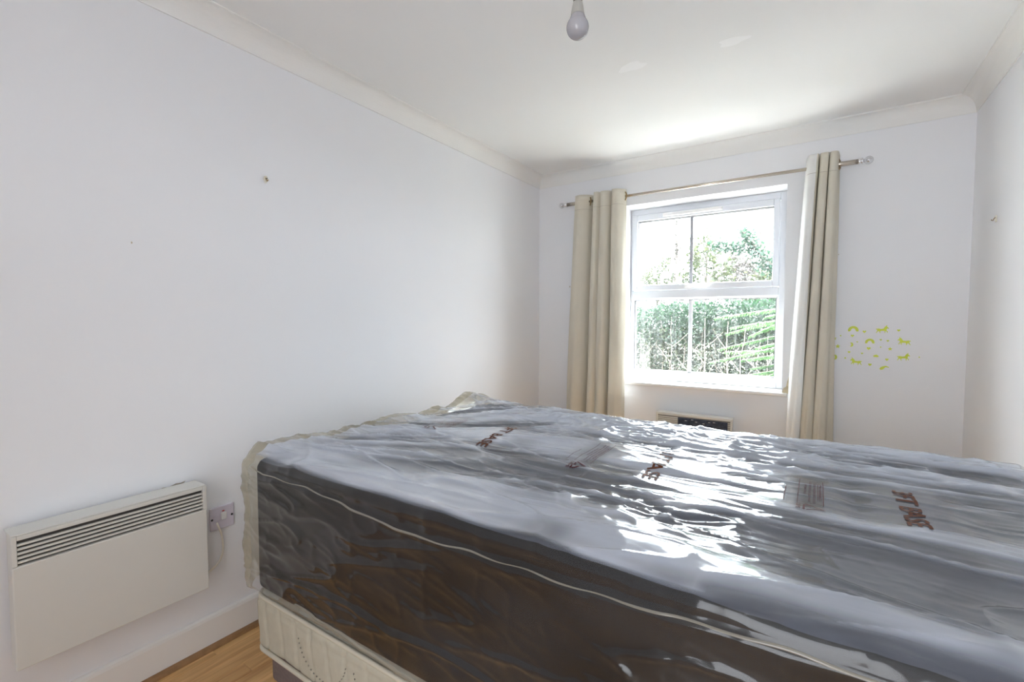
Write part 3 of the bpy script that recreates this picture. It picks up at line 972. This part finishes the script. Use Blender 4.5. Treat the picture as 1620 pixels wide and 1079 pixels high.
def top_disp(x, y, calm=True):
    """wrinkle height of the polythene on the flat top"""
    cxn = x+0.10*vnoise(x*2.1, y*2.3, 0.3)
    d = np.zeros_like(x)
    # long tension folds, nearly parallel to the long side, fanning from the near left corner
    yy = y+0.05*vnoise(x*1.3, y*1.8, 1.7)+0.015*vnoise(x*5, y*6, 4.2)
    fan = np.arctan2(y-0.62, x+0.45)
    rad = np.hypot(x+0.45, y-0.62)
    wf = np.exp(-((x-0.3)/0.7)**2)
    big = vnoise(x*0.9, yy*9.0, 2.0)
    big2 = vnoise(rad*1.2, fan*13.0, 5.0)
    d += 0.013*(big*(1-wf)+big2*wf)
    r1 = ridge(vnoise(x*1.5+3, yy*13.0, 7.0), 2.2)
    r2 = ridge(vnoise(rad*1.6, fan*19.0, 9.0), 2.2)
    d += 0.0105*(r1*(1-wf)+r2*wf)
    r3 = ridge(vnoise(x*3.2+3, (yy+0.10*x)*24.0, 11.0), 2.5)
    fs = 0.35+0.65*sstep(0.95, 1.45, y)
    d += 0.0045*fs*r3*(0.4+0.6*sstep(-0.1, 0.5, vnoise(x*2, y*2, 8.8)))
    d += 0.0016*fs*ridge(vnoise(x*7, (yy-0.06*x)*44.0, 15.0), 2)
    d += 0.0055*ridge(vnoise(x*2.2+1.3, (yy+0.30*x)*8.0, 17.0), 6)+0.0045*ridge(vnoise(x*2.6, (yy-0.28*x)*9.0, 19.0), 6)
    # crumpled zones
    zone = np.exp(-(((x-1.40)/0.50)**2+((y-1.85)/0.28)**2))+0.8*np.exp(-(((x-1.55)/0.35)**2+((y-1.10)/0.13)**2))+0.5*np.exp(-(((x-2.15)/0.3)**2+((y-1.95)/0.2)**2))
    wx, wy = x+0.03*vnoise(x*8, y*8, 21), y+0.03*vnoise(x*8, y*8, 27)
    d += zone*0.0120*ridge(vnoise(wx*7, wy*16, 31), 1.6)
    d += zone*0.0060*ridge(vnoise(wx*15+wy*9, wy*30-wx*6, 33), 1.6)
    # the film lies flatter where the print is
    flat = np.zeros_like(x)
    for px_, py_, ax_, ay_ in ((2.10, 1.46, 0.10, 0.24), (1.885, 1.44, 0.09, 0.18), (0.85, 1.46, 0.08, 0.18), (1.28, 1.44, 0.08, 0.15), (0.59, 1.52, 0.07, 0.12)):
        flat = np.maximum(flat, np.exp(-(((x-px_)/ax_)**4+((y-py_)/ay_)**4)))
    if calm:
        d = d*(1-0.72*flat)+0.006*flat
    d = d-0.016*sstep(0.7, 2.1, x)*sstep(1.0, 1.9, y)
    # a raised diagonal fold by the far edge
    t = ((x-1.10)*0.93+(y-1.93)*0.36)
    s = (-(x-1.20)*0.75+(y-1.93)*0.66)
    d += 0.014*np.exp(-(s/0.012)**2)*np.exp(-((x-1.19)/0.055)**2)*np.exp(-((y-1.95)/0.10)**2)
    return d

def wrap_disp(P, N, S):
    x, y, z = S[:, 0], S[:, 1], S[:, 2]
    up = np.clip(N[:, 2], 0, 1)
    dn = np.clip(-N[:, 2], 0, 1)
    near = np.clip(-N[:, 1], 0, 1)
    side = np.clip(np.abs(N[:, 1]), 0, 1)
    left = np.clip(-N[:, 0], 0, 1)
    d = up*(top_disp(x, y)+0.004)
    # near side: seam ledge, lower crease, puffed panels
    L = zl(x)
    below = sstep(0.004, -0.012, z-L)
    ns = near*(1-up)
    d += ns*(0.011*below+0.007*np.exp(-((z-L+0.002)/0.0045)**2))
    C = zc(x)
    d += ns*(0.008*np.exp(-((z-C)/0.006)**2)+0.006*sstep(0.0, -0.02, z-C))
    d += ns*0.010*vnoise(x*2.6, z*6.0, 41)*below
    d += ns*0.0055*ridge(vnoise(x*3.0+z*6, z*17-x*4.0, 45), 2)*below
    d += ns*0.004*ridge(vnoise(x*5.0-z*8, z*22+x*5.0, 47), 2)*(0.3+0.7*sstep(1.2, 0.4, x))*below
    d += ns*0.0022*ridge(vnoise(x*12, z*30+x*6, 49), 2)*below
    d += ns*0.0018*vnoise(x*30, z*12, 50)*sstep(-0.01, 0.02, z-L)
    far = np.clip(N[:, 1], 0, 1)*(1-up)
    d += far*0.007*vnoise(x*3, z*9, 51)
    # loose bag end at the left
    bag = left
    d += bag*(0.012*vnoise(y*3.1, z*5.0, 61)+0.008*ridge(vnoise(y*6, z*8, 63), 1.5)+0.006*vnoise(y*12, z*10, 66))
    # pinched bottom and lumps of the left end
    lft = sstep(0.44, 0.31, x)
    d += lft*up*(0.010+0.018*vnoise(y*4.2, x*6, 71)+0.012*ridge(vnoise(y*9, x*9, 73), 1.3))
    d += sstep(0.60, 0.33, x)*up*0.045*np.exp(-((y-1.98)/0.10)**2)
    d += np.exp(-((x-0.47)/0.10)**2)*up*0.022*np.exp(-((y-1.36)/0.12)**2)
    # pinch waist of the left end near the lower corner
    d -= bag*0.018*np.exp(-((z-0.60)/0.05)**2)
    d += bag*0.010*np.exp(-((z-0.485)/0.035)**2)
    d -= bag*0.045*sstep(0.45, 0.335, z)
    return d

WLO, WHI, WR = (0.294, 0.800, 0.338), (2.465, 2.135, 0.784), 0.030
wrapped = empty('wrapped_bed_base', ((WLO[0]+WHI[0])/2, (WLO[1]+WHI[1])/2, WLO[2]), 'black fabric bed base wrapped in clear printed polythene, on the cream mattress', 'bed base')
V, N, Fq, S = rounded_grid(WLO, WHI, WR, 0.0055, bottom=False)
V = V+N*wrap_disp(V, N, S)[:, None]
# ragged hem: pull in below
hem = sstep(0.37, 0.338, S[:, 2])
V[:, 2] += hem*0.004*(1+vnoise(S[:, 0]*6, S[:, 1]*6, 81))
FILM_V, FILM_F = V, Fq
me = mesh_np('polythene_wrap', V, Fq)
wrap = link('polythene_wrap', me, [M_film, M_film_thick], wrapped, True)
sheen_ = top_disp(S[:, 0], S[:, 1], False)+0.016*sstep(0.7, 2.1, S[:, 0])*sstep(1.0, 1.9, S[:, 1])
sheen_ = 0.12+1.85*sstep(np.percentile(sheen_, 14), np.percentile(sheen_, 85), sheen_)
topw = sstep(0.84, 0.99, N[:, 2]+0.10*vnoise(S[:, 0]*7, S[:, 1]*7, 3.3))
sheen_ = sheen_*topw+0.035*(1-topw)*(1+vnoise(S[:, 0]*5, S[:, 2]*14, 6.1))  # top painted lighter than the sides, as if catching more light
at_ = me.attributes.new('painted_sheen', 'FLOAT', 'POINT')
at_.data.foreach_set('value', sheen_.astype(np.float32))
cen = S[Fq].mean(1)
mi = (cen[:, 0] < 0.352).astype(np.int32)
me.polygons.foreach_set('material_index', mi)
wrap['label'] = 'clear wrinkled polythene wrap with brown print'

# black core
CHI = (2.452, 2.131, 0.780)
V, N, Fq, S = rounded_grid((BX0, BY0-0.008, 0.344), CHI, 0.028, 0.011)
upc = np.clip(N[:, 2], 0, 1)
V[:, 2] += upc**2*(np.minimum(top_disp(S[:, 0], S[:, 1]), 0.03)-0.0045)
me = mesh_np('base_box', V, Fq)
core = link('base_box', me, [M_core, M_core_top], wrapped, True)
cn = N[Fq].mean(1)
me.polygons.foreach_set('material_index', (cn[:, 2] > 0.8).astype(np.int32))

# printing on the wrap
from mathutils.bvhtree import BVHTree
FILM_BVH = BVHTree.FromPolygons([tuple(v) for v in FILM_V.tolist()], FILM_F.tolist())
# welded seams: narrow double strips of the same film
def seam(fn, x0, x1, n, half, out, yb):
    bm = bmesh.new()
    rows = []
    for i in range(n+1):
        x = x0+(x1-x0)*i/n
        z = float(fn(x))+0.0018*math.sin(x*11)+0.0012*math.sin(x*41)
        w = half*(0.85+0.45*math.sin(x*7+1)+0.3*math.sin(x*31))
        y = yb+0.003*math.sin(x*13)
        hit = FILM_BVH.ray_cast(Vector((x, 0.5, z)), Vector((0, 1, 0)))
        if hit[0] is not None: y = hit[0].y
        rows.append([bm.verts.new(p) for p in ((x, y-0.0005, z+w), (x, y-out, z+w*0.35), (x, y-out*1.1, z-w*0.35), (x, y-0.0005, z-w))])
    for a, b in zip(rows, rows[1:]):
        for k in range(3):
            bm.faces.new((a[k], b[k], b[k+1], a[k+1]))
    return build('film_seam', bm, M_film_thick, wrapped, True)
seam(zl, 0.37, 2.44, 300, 0.0022, 0.004, 0.79)
seam(lambda x: np.interp(x, [0.45, 0.9, 1.5, 2.4], [0.392, 0.368, 0.356, 0.352]), 0.60, 2.40, 160, 0.004, 0.005, 0.79)
def top_z(x, y):
    x = np.atleast_1d(np.asarray(x, float)); y = np.atleast_1d(np.asarray(y, float))
    d = top_disp(x, y)+0.004
    d += sstep(0.44, 0.31, x)*(0.010+0.018*vnoise(y*4.2, x*6, 71)+0.012*ridge(vnoise(y*9, x*9, 73), 1.3))
    d += sstep(0.60, 0.33, x)*0.035*np.exp(-((y-1.98)/0.10)**2)
    d += np.exp(-((x-0.47)/0.10)**2)*0.022*np.exp(-((y-1.36)/0.12)**2)
    return WHI[2]+d

def conform(bm):
    """subdivide until edges are short and lay the print on the film"""
    bmesh.ops.triangulate(bm, faces=bm.faces[:])
    for _ in range(5):
        es = [e for e in bm.edges if e.calc_length() > 0.005]
        if not es: break
        bmesh.ops.subdivide_edges(bm, edges=es, cuts=1)
        bmesh.ops.triangulate(bm, faces=bm.faces[:])
    bm.verts.ensure_lookup_table()
    xs = np.array([v.co.x for v in bm.verts]); ys = np.array([v.co.y for v in bm.verts])
    for v in bm.verts:
        hit = FILM_BVH.ray_cast(Vector((v.co.x, v.co.y, 1.2)), Vector((0, 0, -1)))
        v.co.z = hit[0].z+0.0018
    return bm

def text_bm(s, size, bold=0.0, align='LEFT'):
    cu = bpy.data.curves.new('t', 'FONT')
    cu.body = s
    cu.size = size
    cu.offset = bold
    cu.align_x = align
    cu.resolution_u = 3
    o = bpy.data.objects.new('t', cu)
    COL.objects.link(o)
    dg = bpy.context.evaluated_depsgraph_get()
    dg.update()
    me = bpy.data.meshes.new_from_object(o.evaluated_get(dg))
    bm = bmesh.new()
    bm.from_mesh(me)
    bpy.data.objects.remove(o)
    bpy.data.meshes.remove(me)
    bpy.data.curves.remove(cu)
    return bm

def place(bm, x0, x1, y0, y1, skew=0.0):
    """text local x -> -Y (from y0 down to y1), local y -> +X (x0 baseline .. x1 cap height)"""
    xs = [v.co.x for v in bm.verts]; ys = [v.co.y for v in bm.verts]
    a, b, c, d = min(xs), max(xs), min(ys), max(ys)
    for v in bm.verts:
        u = (v.co.x-a)/(b-a); w = (v.co.y-c)/(d-c)
        v.co = Vector((x0+(x1-x0)*w+skew*u, y0+(y1-y0)*u, 0))
    return bm

for x0, x1, ya, yb, sk_ in ((2.076, 2.120, 1.615, 1.325, 0.0), (1.462, 1.506, 1.605, 1.315, 0.02), (0.825, 0.870, 1.612, 1.320, 0.05)):
    for word, ta, tb in (('3FT', 0.0, 0.385), ('BASE', 0.475, 1.0)):
        bm = place(text_bm(word, 0.06, 0.0010), x0+sk_*ta, x1+sk_*ta, ya+(yb-ya)*ta, ya+(yb-ya)*tb, sk_*(tb-ta))
        build('printed_word', conform(bm), M_print, wrapped)

def rect_outline(bm, x0, x1, y0, y1, w):
    for (a, b, c, d) in ((x0, x1, y0, y0+w), (x0, x1, y1-w, y1), (x0, x0+w, y0+w, y1-w), (x1-w, x1, y0+w, y1-w)):
        bm.faces.new([bm.verts.new(p) for p in ((a, c, 0), (b, c, 0), (b, d, 0), (a, d, 0))])

def print_label(ox, oy):
    bm = bmesh.new()
    # box x 1.865..1.922 (ox = left side), y 1.358..1.578
    rect_outline(bm, ox, ox+0.057, oy, oy+0.222, 0.0016)
    bm.faces.new([bm.verts.new(p) for p in ((ox-0.030, oy+0.00, 0), (ox-0.0284, oy+0.00, 0), (ox-0.0284, oy+0.12, 0), (ox-0.030, oy+0.12, 0))])
    # recycling triangle below the box (towards the viewer)
    tx, ty, s = ox+0.034, oy-0.038, 0.024
    P = [(tx+s*1.05, ty+0.0), (tx-s*0.75, ty+s*1.1), (tx-s*0.75, ty-s*1.1)]
    for k in range(3):
        a, b = Vector((*P[k], 0)), Vector((*P[(k+1) % 3], 0))
        a2, b2 = a.lerp(b, 0.12), a.lerp(b, 0.86)
        n = Vector((-(b-a).y, (b-a).x, 0)).normalized()*0.0022
        bm.faces.new([bm.verts.new(p) for p in (a2-n, b2-n, b2+n, a2+n)])
        bm.faces.new([bm.verts.new(p) for p in (b2-n*2.2, b2+n*2.2, b)])
    me = bpy.data.meshes.new('tmp')
    lines = [('WARNING', 0.0465, 0.0525, 0.04, 0.182), ('TO AVOID DANGER OF SUFFOCATION', 0.034, 0.0395, 0.012, 0.212),
             ('KEEP THIS PLASTIC BAG AWAY', 0.0235, 0.029, 0.014, 0.205), ('FROM CHILDREN', 0.0130, 0.0185, 0.065, 0.160)]
    for s_, a, b, c, d in lines:
        t = place(text_bm(s_, 0.01, 0.00012), ox+a, ox+b, oy+d, oy+c)
        t.to_mesh(me)
        bm.from_mesh(me)
        t.free()
    bm.faces.new([bm.verts.new(p) for p in ((ox+0.0435, oy+0.04, 0), (ox+0.0447, oy+0.04, 0), (ox+0.0447, oy+0.182, 0), (ox+0.0435, oy+0.182, 0))])
    t = place(text_bm('LDPE', 0.01, 0.0002), ox+0.000, ox+0.009, oy-0.015, oy-0.062)
    t.to_mesh(me)
    bm.from_mesh(me)
    t.free()
    bpy.data.meshes.remove(me)
    return build('printed_panel', conform(bm), M_print2, wrapped)
print_label(1.865, 1.356)
print_label(1.255, 1.345)
print_label(0.560, 1.43)

# ------------------------------------------------ cream mattress under it
mt = empty('mattress', ((BX0+BX1)/2, (BY0+BY1)/2, 0.133), 'cream quilted mattress under the polythene-wrapped bed base', 'mattress')
V, N, Fq, S = rounded_grid((0.336, 0.802, 0.135), (2.38, 2.125, 0.336), 0.035, 0.008)
x, y, z = S[:, 0], S[:, 1], S[:, 2]
near = np.clip(-N[:, 1], 0, 1)
s_ = x+0.010*np.sin(z*18+x*3)
per = 0.085
ph = np.abs(((s_-0.40)/per) % 1-0.5)*per
groove = np.exp(-((0.5*per-ph)/0.005)**2)
d = near*(-0.0065*groove+0.003*vnoise(x*14, z*16, 95)+0.004*vnoise(x*4, z*6, 97))
hx = np.interp(x, [0.36, 0.45, 0.6, 0.9, 2.4], [0.31, 0.302, 0.292, 0.290, 0.292])
d += near*(-0.0035*np.exp(-((z-hx)/0.004)**2))
V = V+N*d[:, None]
V[:, 1] = np.maximum(V[:, 1], 0.795)
me = mesh_np('cover', V, Fq)
link('cover', me, M_mattress, mt, True)
for zt in (0.146, 0.326):
    bm = bmesh.new()
    loop = []
    x0, x1, y0, y1, rr = 0.338, 2.378, 0.804, 2.123, 0.05
    for cx_, cy_, a0 in ((x0+rr, y0+rr, math.pi), (x1-rr, y0+rr, 1.5*math.pi), (x1-rr, y1-rr, 0), (x0+rr, y1-rr, 0.5*math.pi)):
        for k in range(9):
            a = a0+k/8*math.pi/2
            loop.append((cx_+rr*math.cos(a), cy_+rr*math.sin(a), zt))
    loop.append(loop[0])
    tube(bm, loop, 0.007, 10, False)
    build('piping', bm, M_tape, mt, True)
# dotted stitching in arcs on the near face
bm = bmesh.new()
def stitch(px, pz, ang):
    dx, dz = math.cos(ang)*0.0022, math.sin(ang)*0.0022
    nx, nz = -dz*0.35, dx*0.35
    yv = 0.7958
    vs = [(px-dx-nx, yv, pz-dz-nz), (px+dx-nx, yv, pz+dz-nz), (px+dx+nx, yv, pz+dz+nz), (px-dx+nx, yv, pz-dz+nz)]
    a = [bm.verts.new(v) for v in vs]
    b = [bm.verts.new((v[0], v[1]+0.003, v[2])) for v in vs]
    bm.faces.new(a)
    for k in range(4):
        bm.faces.new((a[k], a[(k+1) % 4], b[(k+1) % 4], b[k]))
for i in range(7):
    cx_ = 0.71+i*0.26
    for k in range(22):
        a = math.radians(192+k*7.4)
        stitch(cx_+0.115*math.cos(a), 0.292+0.105*math.sin(a), a+math.pi/2)
tag(build('stitching', bm, M_stitch, mt), kind='stuff')
# divan plinth under the mattress
pb = empty('divan_plinth', ((BX0+BX1)/2, (BY0+BY1)/2, 0.0), 'low mauve-brown divan plinth on the floor under the cream mattress', 'bed base')
V, N, Fq, S = rounded_grid((0.372, 0.835, 0.016), (2.345, 2.095, 0.128), 0.012, 0.012)
V = V+N*(0.002*vnoise(S[:, 0]*9, S[:, 1]*9+S[:, 2]*9, 99))[:, None]
link('fabric_cover', mesh_np('fabric_cover', V, Fq), M_divan, pb, True)
for xx in (0.40, 2.27):
    for yy in (0.87, 2.02):
        boxes('glide', [((xx, yy, 0.0005), (xx+0.04, yy+0.04, 0.018))], M_dark, pb, 0.003)

# ------------------------------------------------------------------ garden
boxes('garden_ground', [((-22, D+T+0.01, -0.6), (24, 40, -0.20))], M_soil)
tag(bpy.data.objects['garden_ground'], kind='structure')

def leaves(name, P, size, material, parent=None, stuff=True, upbias=0.3, aspect=0.45):
    n = len(P)
    a = rng.normal(size=(n, 3)); a /= np.linalg.norm(a, axis=1, keepdims=True)
    b = rng.normal(size=(n, 3)); b[:, 2] += upbias
    b -= a*(a*b).sum(1, keepdims=True)
    b /= np.linalg.norm(b, axis=1, keepdims=True)
    s = (size*(0.6+0.8*rng.random(n)))[:, None]
    c = np.cross(a, b)
    V = np.stack([P-a*s*0.5, P-b*s*aspect*0.5+c*s*0.06, P+a*s*0.5, P+b*s*aspect*0.5+c*s*0.06], 1).reshape(-1, 3)
    me = mesh_np(name, V, np.arange(4*n).reshape(n, 4))
    o = link(name, me, material, parent)
    if stuff: o['kind'] = 'stuff'
    return o

boxes('bounce_slab', [((-3.0, D+T+0.005, -0.2), (5.0, 5.3, -0.17))], mat('bounce_pale', (0.55, 0.54, 0.5), 0.9, noise=(5, 0.1)))  # unseen pale slab added to bounce light up to the ceiling
tag(bpy.data.objects['bounce_slab'], kind='structure')

# hedge
HY0, HY1 = 5.75, 6.9
hg = empty('hedge', (0.6, 6.3, -0.2), 'dense garden hedge with bare twiggy stems outside the window', 'hedge')
def hedge_pts(n, x0, x1, zlo, zhi, dens):
    P = np.empty((0, 3))
    while len(P) < n:
        q = np.stack([rng.uniform(x0, x1, n), rng.uniform(HY0, HY1, n), rng.uniform(zlo, zhi, n)], 1)
        top = 1.44+0.05*vnoise(q[:, 0]*2.2, q[:, 1]*2.2, 3)+0.03*vnoise(q[:, 0]*9, q[:, 1]*9, 5)
        keep = q[:, 2] < top
        keep &= rng.random(n) < dens(q)
        P = np.concatenate([P, q[keep]])
    return P[:n]
leaves('foliage', hedge_pts(62000, -2.6, 3.2, 0.95, 1.55, lambda q: 0.25+0.75*sstep(-0.4, 0.2, vnoise(q[:, 0]*6, q[:, 1]*6, q[:, 2]*6))), 0.042, M_hedge_top, hg)
leaves('foliage', hedge_pts(70000, -2.6, 3.2, -0.1, 1.15, lambda q: 0.30+0.70*sstep(-0.2, 0.30, vnoise(q[:, 0]*5, q[:, 1]*5, q[:, 2]*5, 3))*sstep(HY0-0.1, HY0+0.35, q[:, 1])), 0.044, M_hedge_low, hg)
for k in range(46):
    x = -1.6+k*0.10+rng.uniform(-0.04, 0.04)
    yb = HY0-0.02+rng.random()*0.35
    bm = bmesh.new()
    pts, rads = [], []
    hgt = 1.0+rng.random()*0.3
    for j in range(9):
        t = j/8
        pts.append((x+0.012*rng.normal()*t+0.03*math.sin(4*t+k), yb+0.03*math.sin(3*t+k*2), -0.2+t*(hgt+0.2)))
        rads.append(0.011*(1-0.65*t)*(0.6+0.6*((k*37) % 10)/10))
    tube(bm, pts, rads, 6)
    for q in range(4):
        j = 3+q
        p = Vector(pts[j]); sgn = 1 if (q+k) % 2 else -1
        e = p+Vector((sgn*(0.10+0.12*rng.random()), rng.uniform(-0.06, 0.02), 0.14+0.16*rng.random()))
        tube(bm, [p, p.lerp(e, 0.5)+Vector((0, 0, -0.012)), e], [0.0045, 0.0035, 0.0015], 5)
    build('stem', bm, M_bark, hg)

# bright compound-leaf branches in front of the hedge, at the right
br = empty('leafy_branch', (1.75, 5.3, 0.6), 'bright green feathery branch drooping in front of the hedge, right of the lower pane', 'branch')
def frond(p0, p1, sag, nl, size, par):
    p0, p1 = Vector(p0), Vector(p1)
    pts = []
    for j in range(13):
        t = j/12
        p = p0.lerp(p1, t); p.z -= sag*t*t
        pts.append(p)
    bm = bmesh.new()
    tube(bm, pts, [0.005*(1-0.8*j/12) for j in range(13)], 6)
    build('twig', bm, M_bark, par)
    Vv, Ff = [], []
    for j in range(nl):
        t = 0.12+0.88*j/nl
        k = min(int(t*12), 11)
        p = pts[k].lerp(pts[k+1], t*12-k)
        tan = (pts[k+1]-pts[k]).normalized()
        for s in (-1, 1):
            sd = tan.cross(Vector((0, 0.4, 1))).normalized()*s
            drc = (sd*0.9+tan*0.5+Vector((0, 0, -0.35-0.3*rng.random()))).normalized()
            Lf = size*(1-0.45*abs(t-0.5))*(0.8+0.4*rng.random())
            wv = tan.cross(drc).cross(drc).normalized()*Lf*0.17
            a = p; b = p+drc*Lf*0.5+wv; c = p+drc*Lf; d_ = p+drc*Lf*0.5-wv
            n0 = len(Vv)
            Vv += [tuple(a), tuple(b), tuple(c), tuple(d_)]
            Ff.append((n0, n0+1, n0+2, n0+3))
    o = link('leaflets', mesh_np('leaflets', Vv, Ff), M_fresh, par)
    o['kind'] = 'stuff'
FR = [((2.05, 5.35, 1.42), (0.98, 5.25, 1.30), 0.03), ((2.1, 5.3, 1.30), (1.15, 5.15, 1.24), 0.06), ((2.05, 5.35, 1.22), (1.02, 5.25, 0.96), 0.02), ((2.0, 5.4, 1.10), (0.95, 5.2, 0.80), -0.02),
                   ((2.1, 5.3, 0.98), (1.25, 5.2, 0.90), 0.05), ((2.1, 5.3, 0.84), (1.28, 5.2, 0.74), 0.04), ((1.9, 5.4, 1.36), (1.30, 5.3, 1.12), 0.03)]
for k in range(12):
    zz = 0.72+0.62*rng.random()
    FR.append(((2.05, 5.30+0.3*rng.random(), zz+0.10), (1.02+0.45*rng.random(), 5.12+0.35*rng.random(), zz-0.02+0.08*rng.normal()), 0.05*rng.random()))
for (a, b, sg) in FR:
    frond(a, b, sg+0.03*rng.random(), 38, 0.062, br)
bm = bmesh.new()
tube(bm, [(2.02, 5.36, -0.2), (2.06, 5.36, 0.4), (2.03, 5.35, 0.9), (2.06, 5.33, 1.45)], [0.016, 0.013, 0.010, 0.006], 8)
build('stem', bm, M_bark, br)

# trees beyond
def tree(name, base, height, crown, n, size, m, label, trunk_r=0.05, blobs=26, seed=0, group='trees beyond the hedge'):
    r_ = np.random.default_rng(seed)
    root = empty(name, base, label, 'tree', group)
    bx_, by_, bz_ = base
    cx_, cy_, cz_, rx, ry, rz = crown
    bm = bmesh.new()
    tube(bm, [(bx_, by_, bz_), (bx_+0.05, by_, bz_+height*0.4), (cx_, cy_, bz_+height*0.9)], [trunk_r, trunk_r*0.75, trunk_r*0.3], 8)
    build('trunk', bm, M_bark, root)
    C = r_.normal(size=(blobs, 3)); C /= np.linalg.norm(C, axis=1, keepdims=True)
    C = C*np.cbrt(r_.random((blobs, 1)))*np.array([rx, ry, rz])+np.array([cx_, cy_, cz_])
    for c in C[:14]:
        bm = bmesh.new()
        s0 = Vector((bx_+0.05, by_, bz_+height*0.35)).lerp(Vector((cx_, cy_, bz_+height*0.9)), r_.random()*0.8)
        e = Vector(c)
        tube(bm, [s0, s0.lerp(e, 0.5)+Vector((0, 0, -0.05)), e], [trunk_r*0.3, trunk_r*0.2, 0.006], 5)
        build('branch', bm, M_bark, root)
    k = r_.integers(0, blobs, n)
    q = r_.normal(size=(n, 3))*np.array([rx, ry, rz])*0.16
    leaves('foliage', C[k]+q, size, m, root)
tree('garden_tree', (-2.05, 13.6, -0.2), 3.2, (-2.05, 13.6, 2.35, 0.62, 0.6, 0.72), 2400, 0.085, M_tree, 'small sunlit tree low in the left upper pane', 0.04, 20, 1)
tree('slender_tree', (-1.24, 12.5, -0.2), 3.9, (-1.22, 12.5, 2.7, 0.10, 0.12, 1.15), 520, 0.075, M_washed_leaf, 'thin pale upright tree left of the window glazing bar', 0.03, 14, 2)
tree('garden_tree', (-0.25, 11.0, -0.2), 3.4, (-0.20, 11.0, 2.35, 0.48, 0.6, 0.95), 2300, 0.085, M_tree, 'sunlit airy tree right behind the window glazing bar', 0.05, 22, 3)
tree('garden_tree', (1.25, 12.5, -0.2), 3.0, (1.05, 12.5, 1.85, 0.95, 0.6, 0.55), 3600, 0.09, M_tree, 'low bushy sunlit tree in the right part of the upper pane', 0.05, 30, 4)
tree('washed_tree', (0.75, 14.0, -0.2), 3.8, (0.55, 14.0, 2.7, 1.25, 0.7, 0.95), 4200, 0.10, M_washed_leaf, 'pale washed-out tree filling the right upper pane background', 0.06, 40, 5)
# ivy covered leaning branch
iv = empty('ivy_branch', (1.8, 8.2, -0.2), 'dark ivy-clad bough crossing the right upper pane diagonally', 'branch')
ivp = [(1.60, 8.2, -0.2), (1.55, 8.2, 1.2), (1.40, 8.2, 1.95), (1.15, 8.2, 2.22), (0.95, 8.2, 2.55), (0.78, 8.2, 2.72)]
bm = bmesh.new()
tube(bm, ivp, [0.05, 0.045, 0.035, 0.025, 0.02, 0.012], 8)
build('bough', bm, M_bark, iv)
tube_pts = [(0.50, 8.2, 2.42), (0.78, 8.2, 2.45), (1.02, 8.2, 2.36)]
L_ = []
for (p, q, n, s) in (((1.50, 8.2, 1.85), (1.15, 8.2, 2.20), 520, 0.085), ((1.15, 8.2, 2.20), (0.86, 8.2, 2.66), 420, 0.055), ((0.95, 8.2, 2.35), (0.42, 8.2, 2.46), 340, 0.05), ((1.45, 8.2, 2.15), (1.25, 8.2, 2.05), 240, 0.08)):
    p, q = np.array(p), np.array(q)
    t = rng.random((n, 1))
    L_.append(p+(q-p)*t+rng.normal(size=(n, 3))*s)
leaves('ivy_leaves', np.concatenate(L_), 0.05, M_ivy, iv, aspect=0.7)
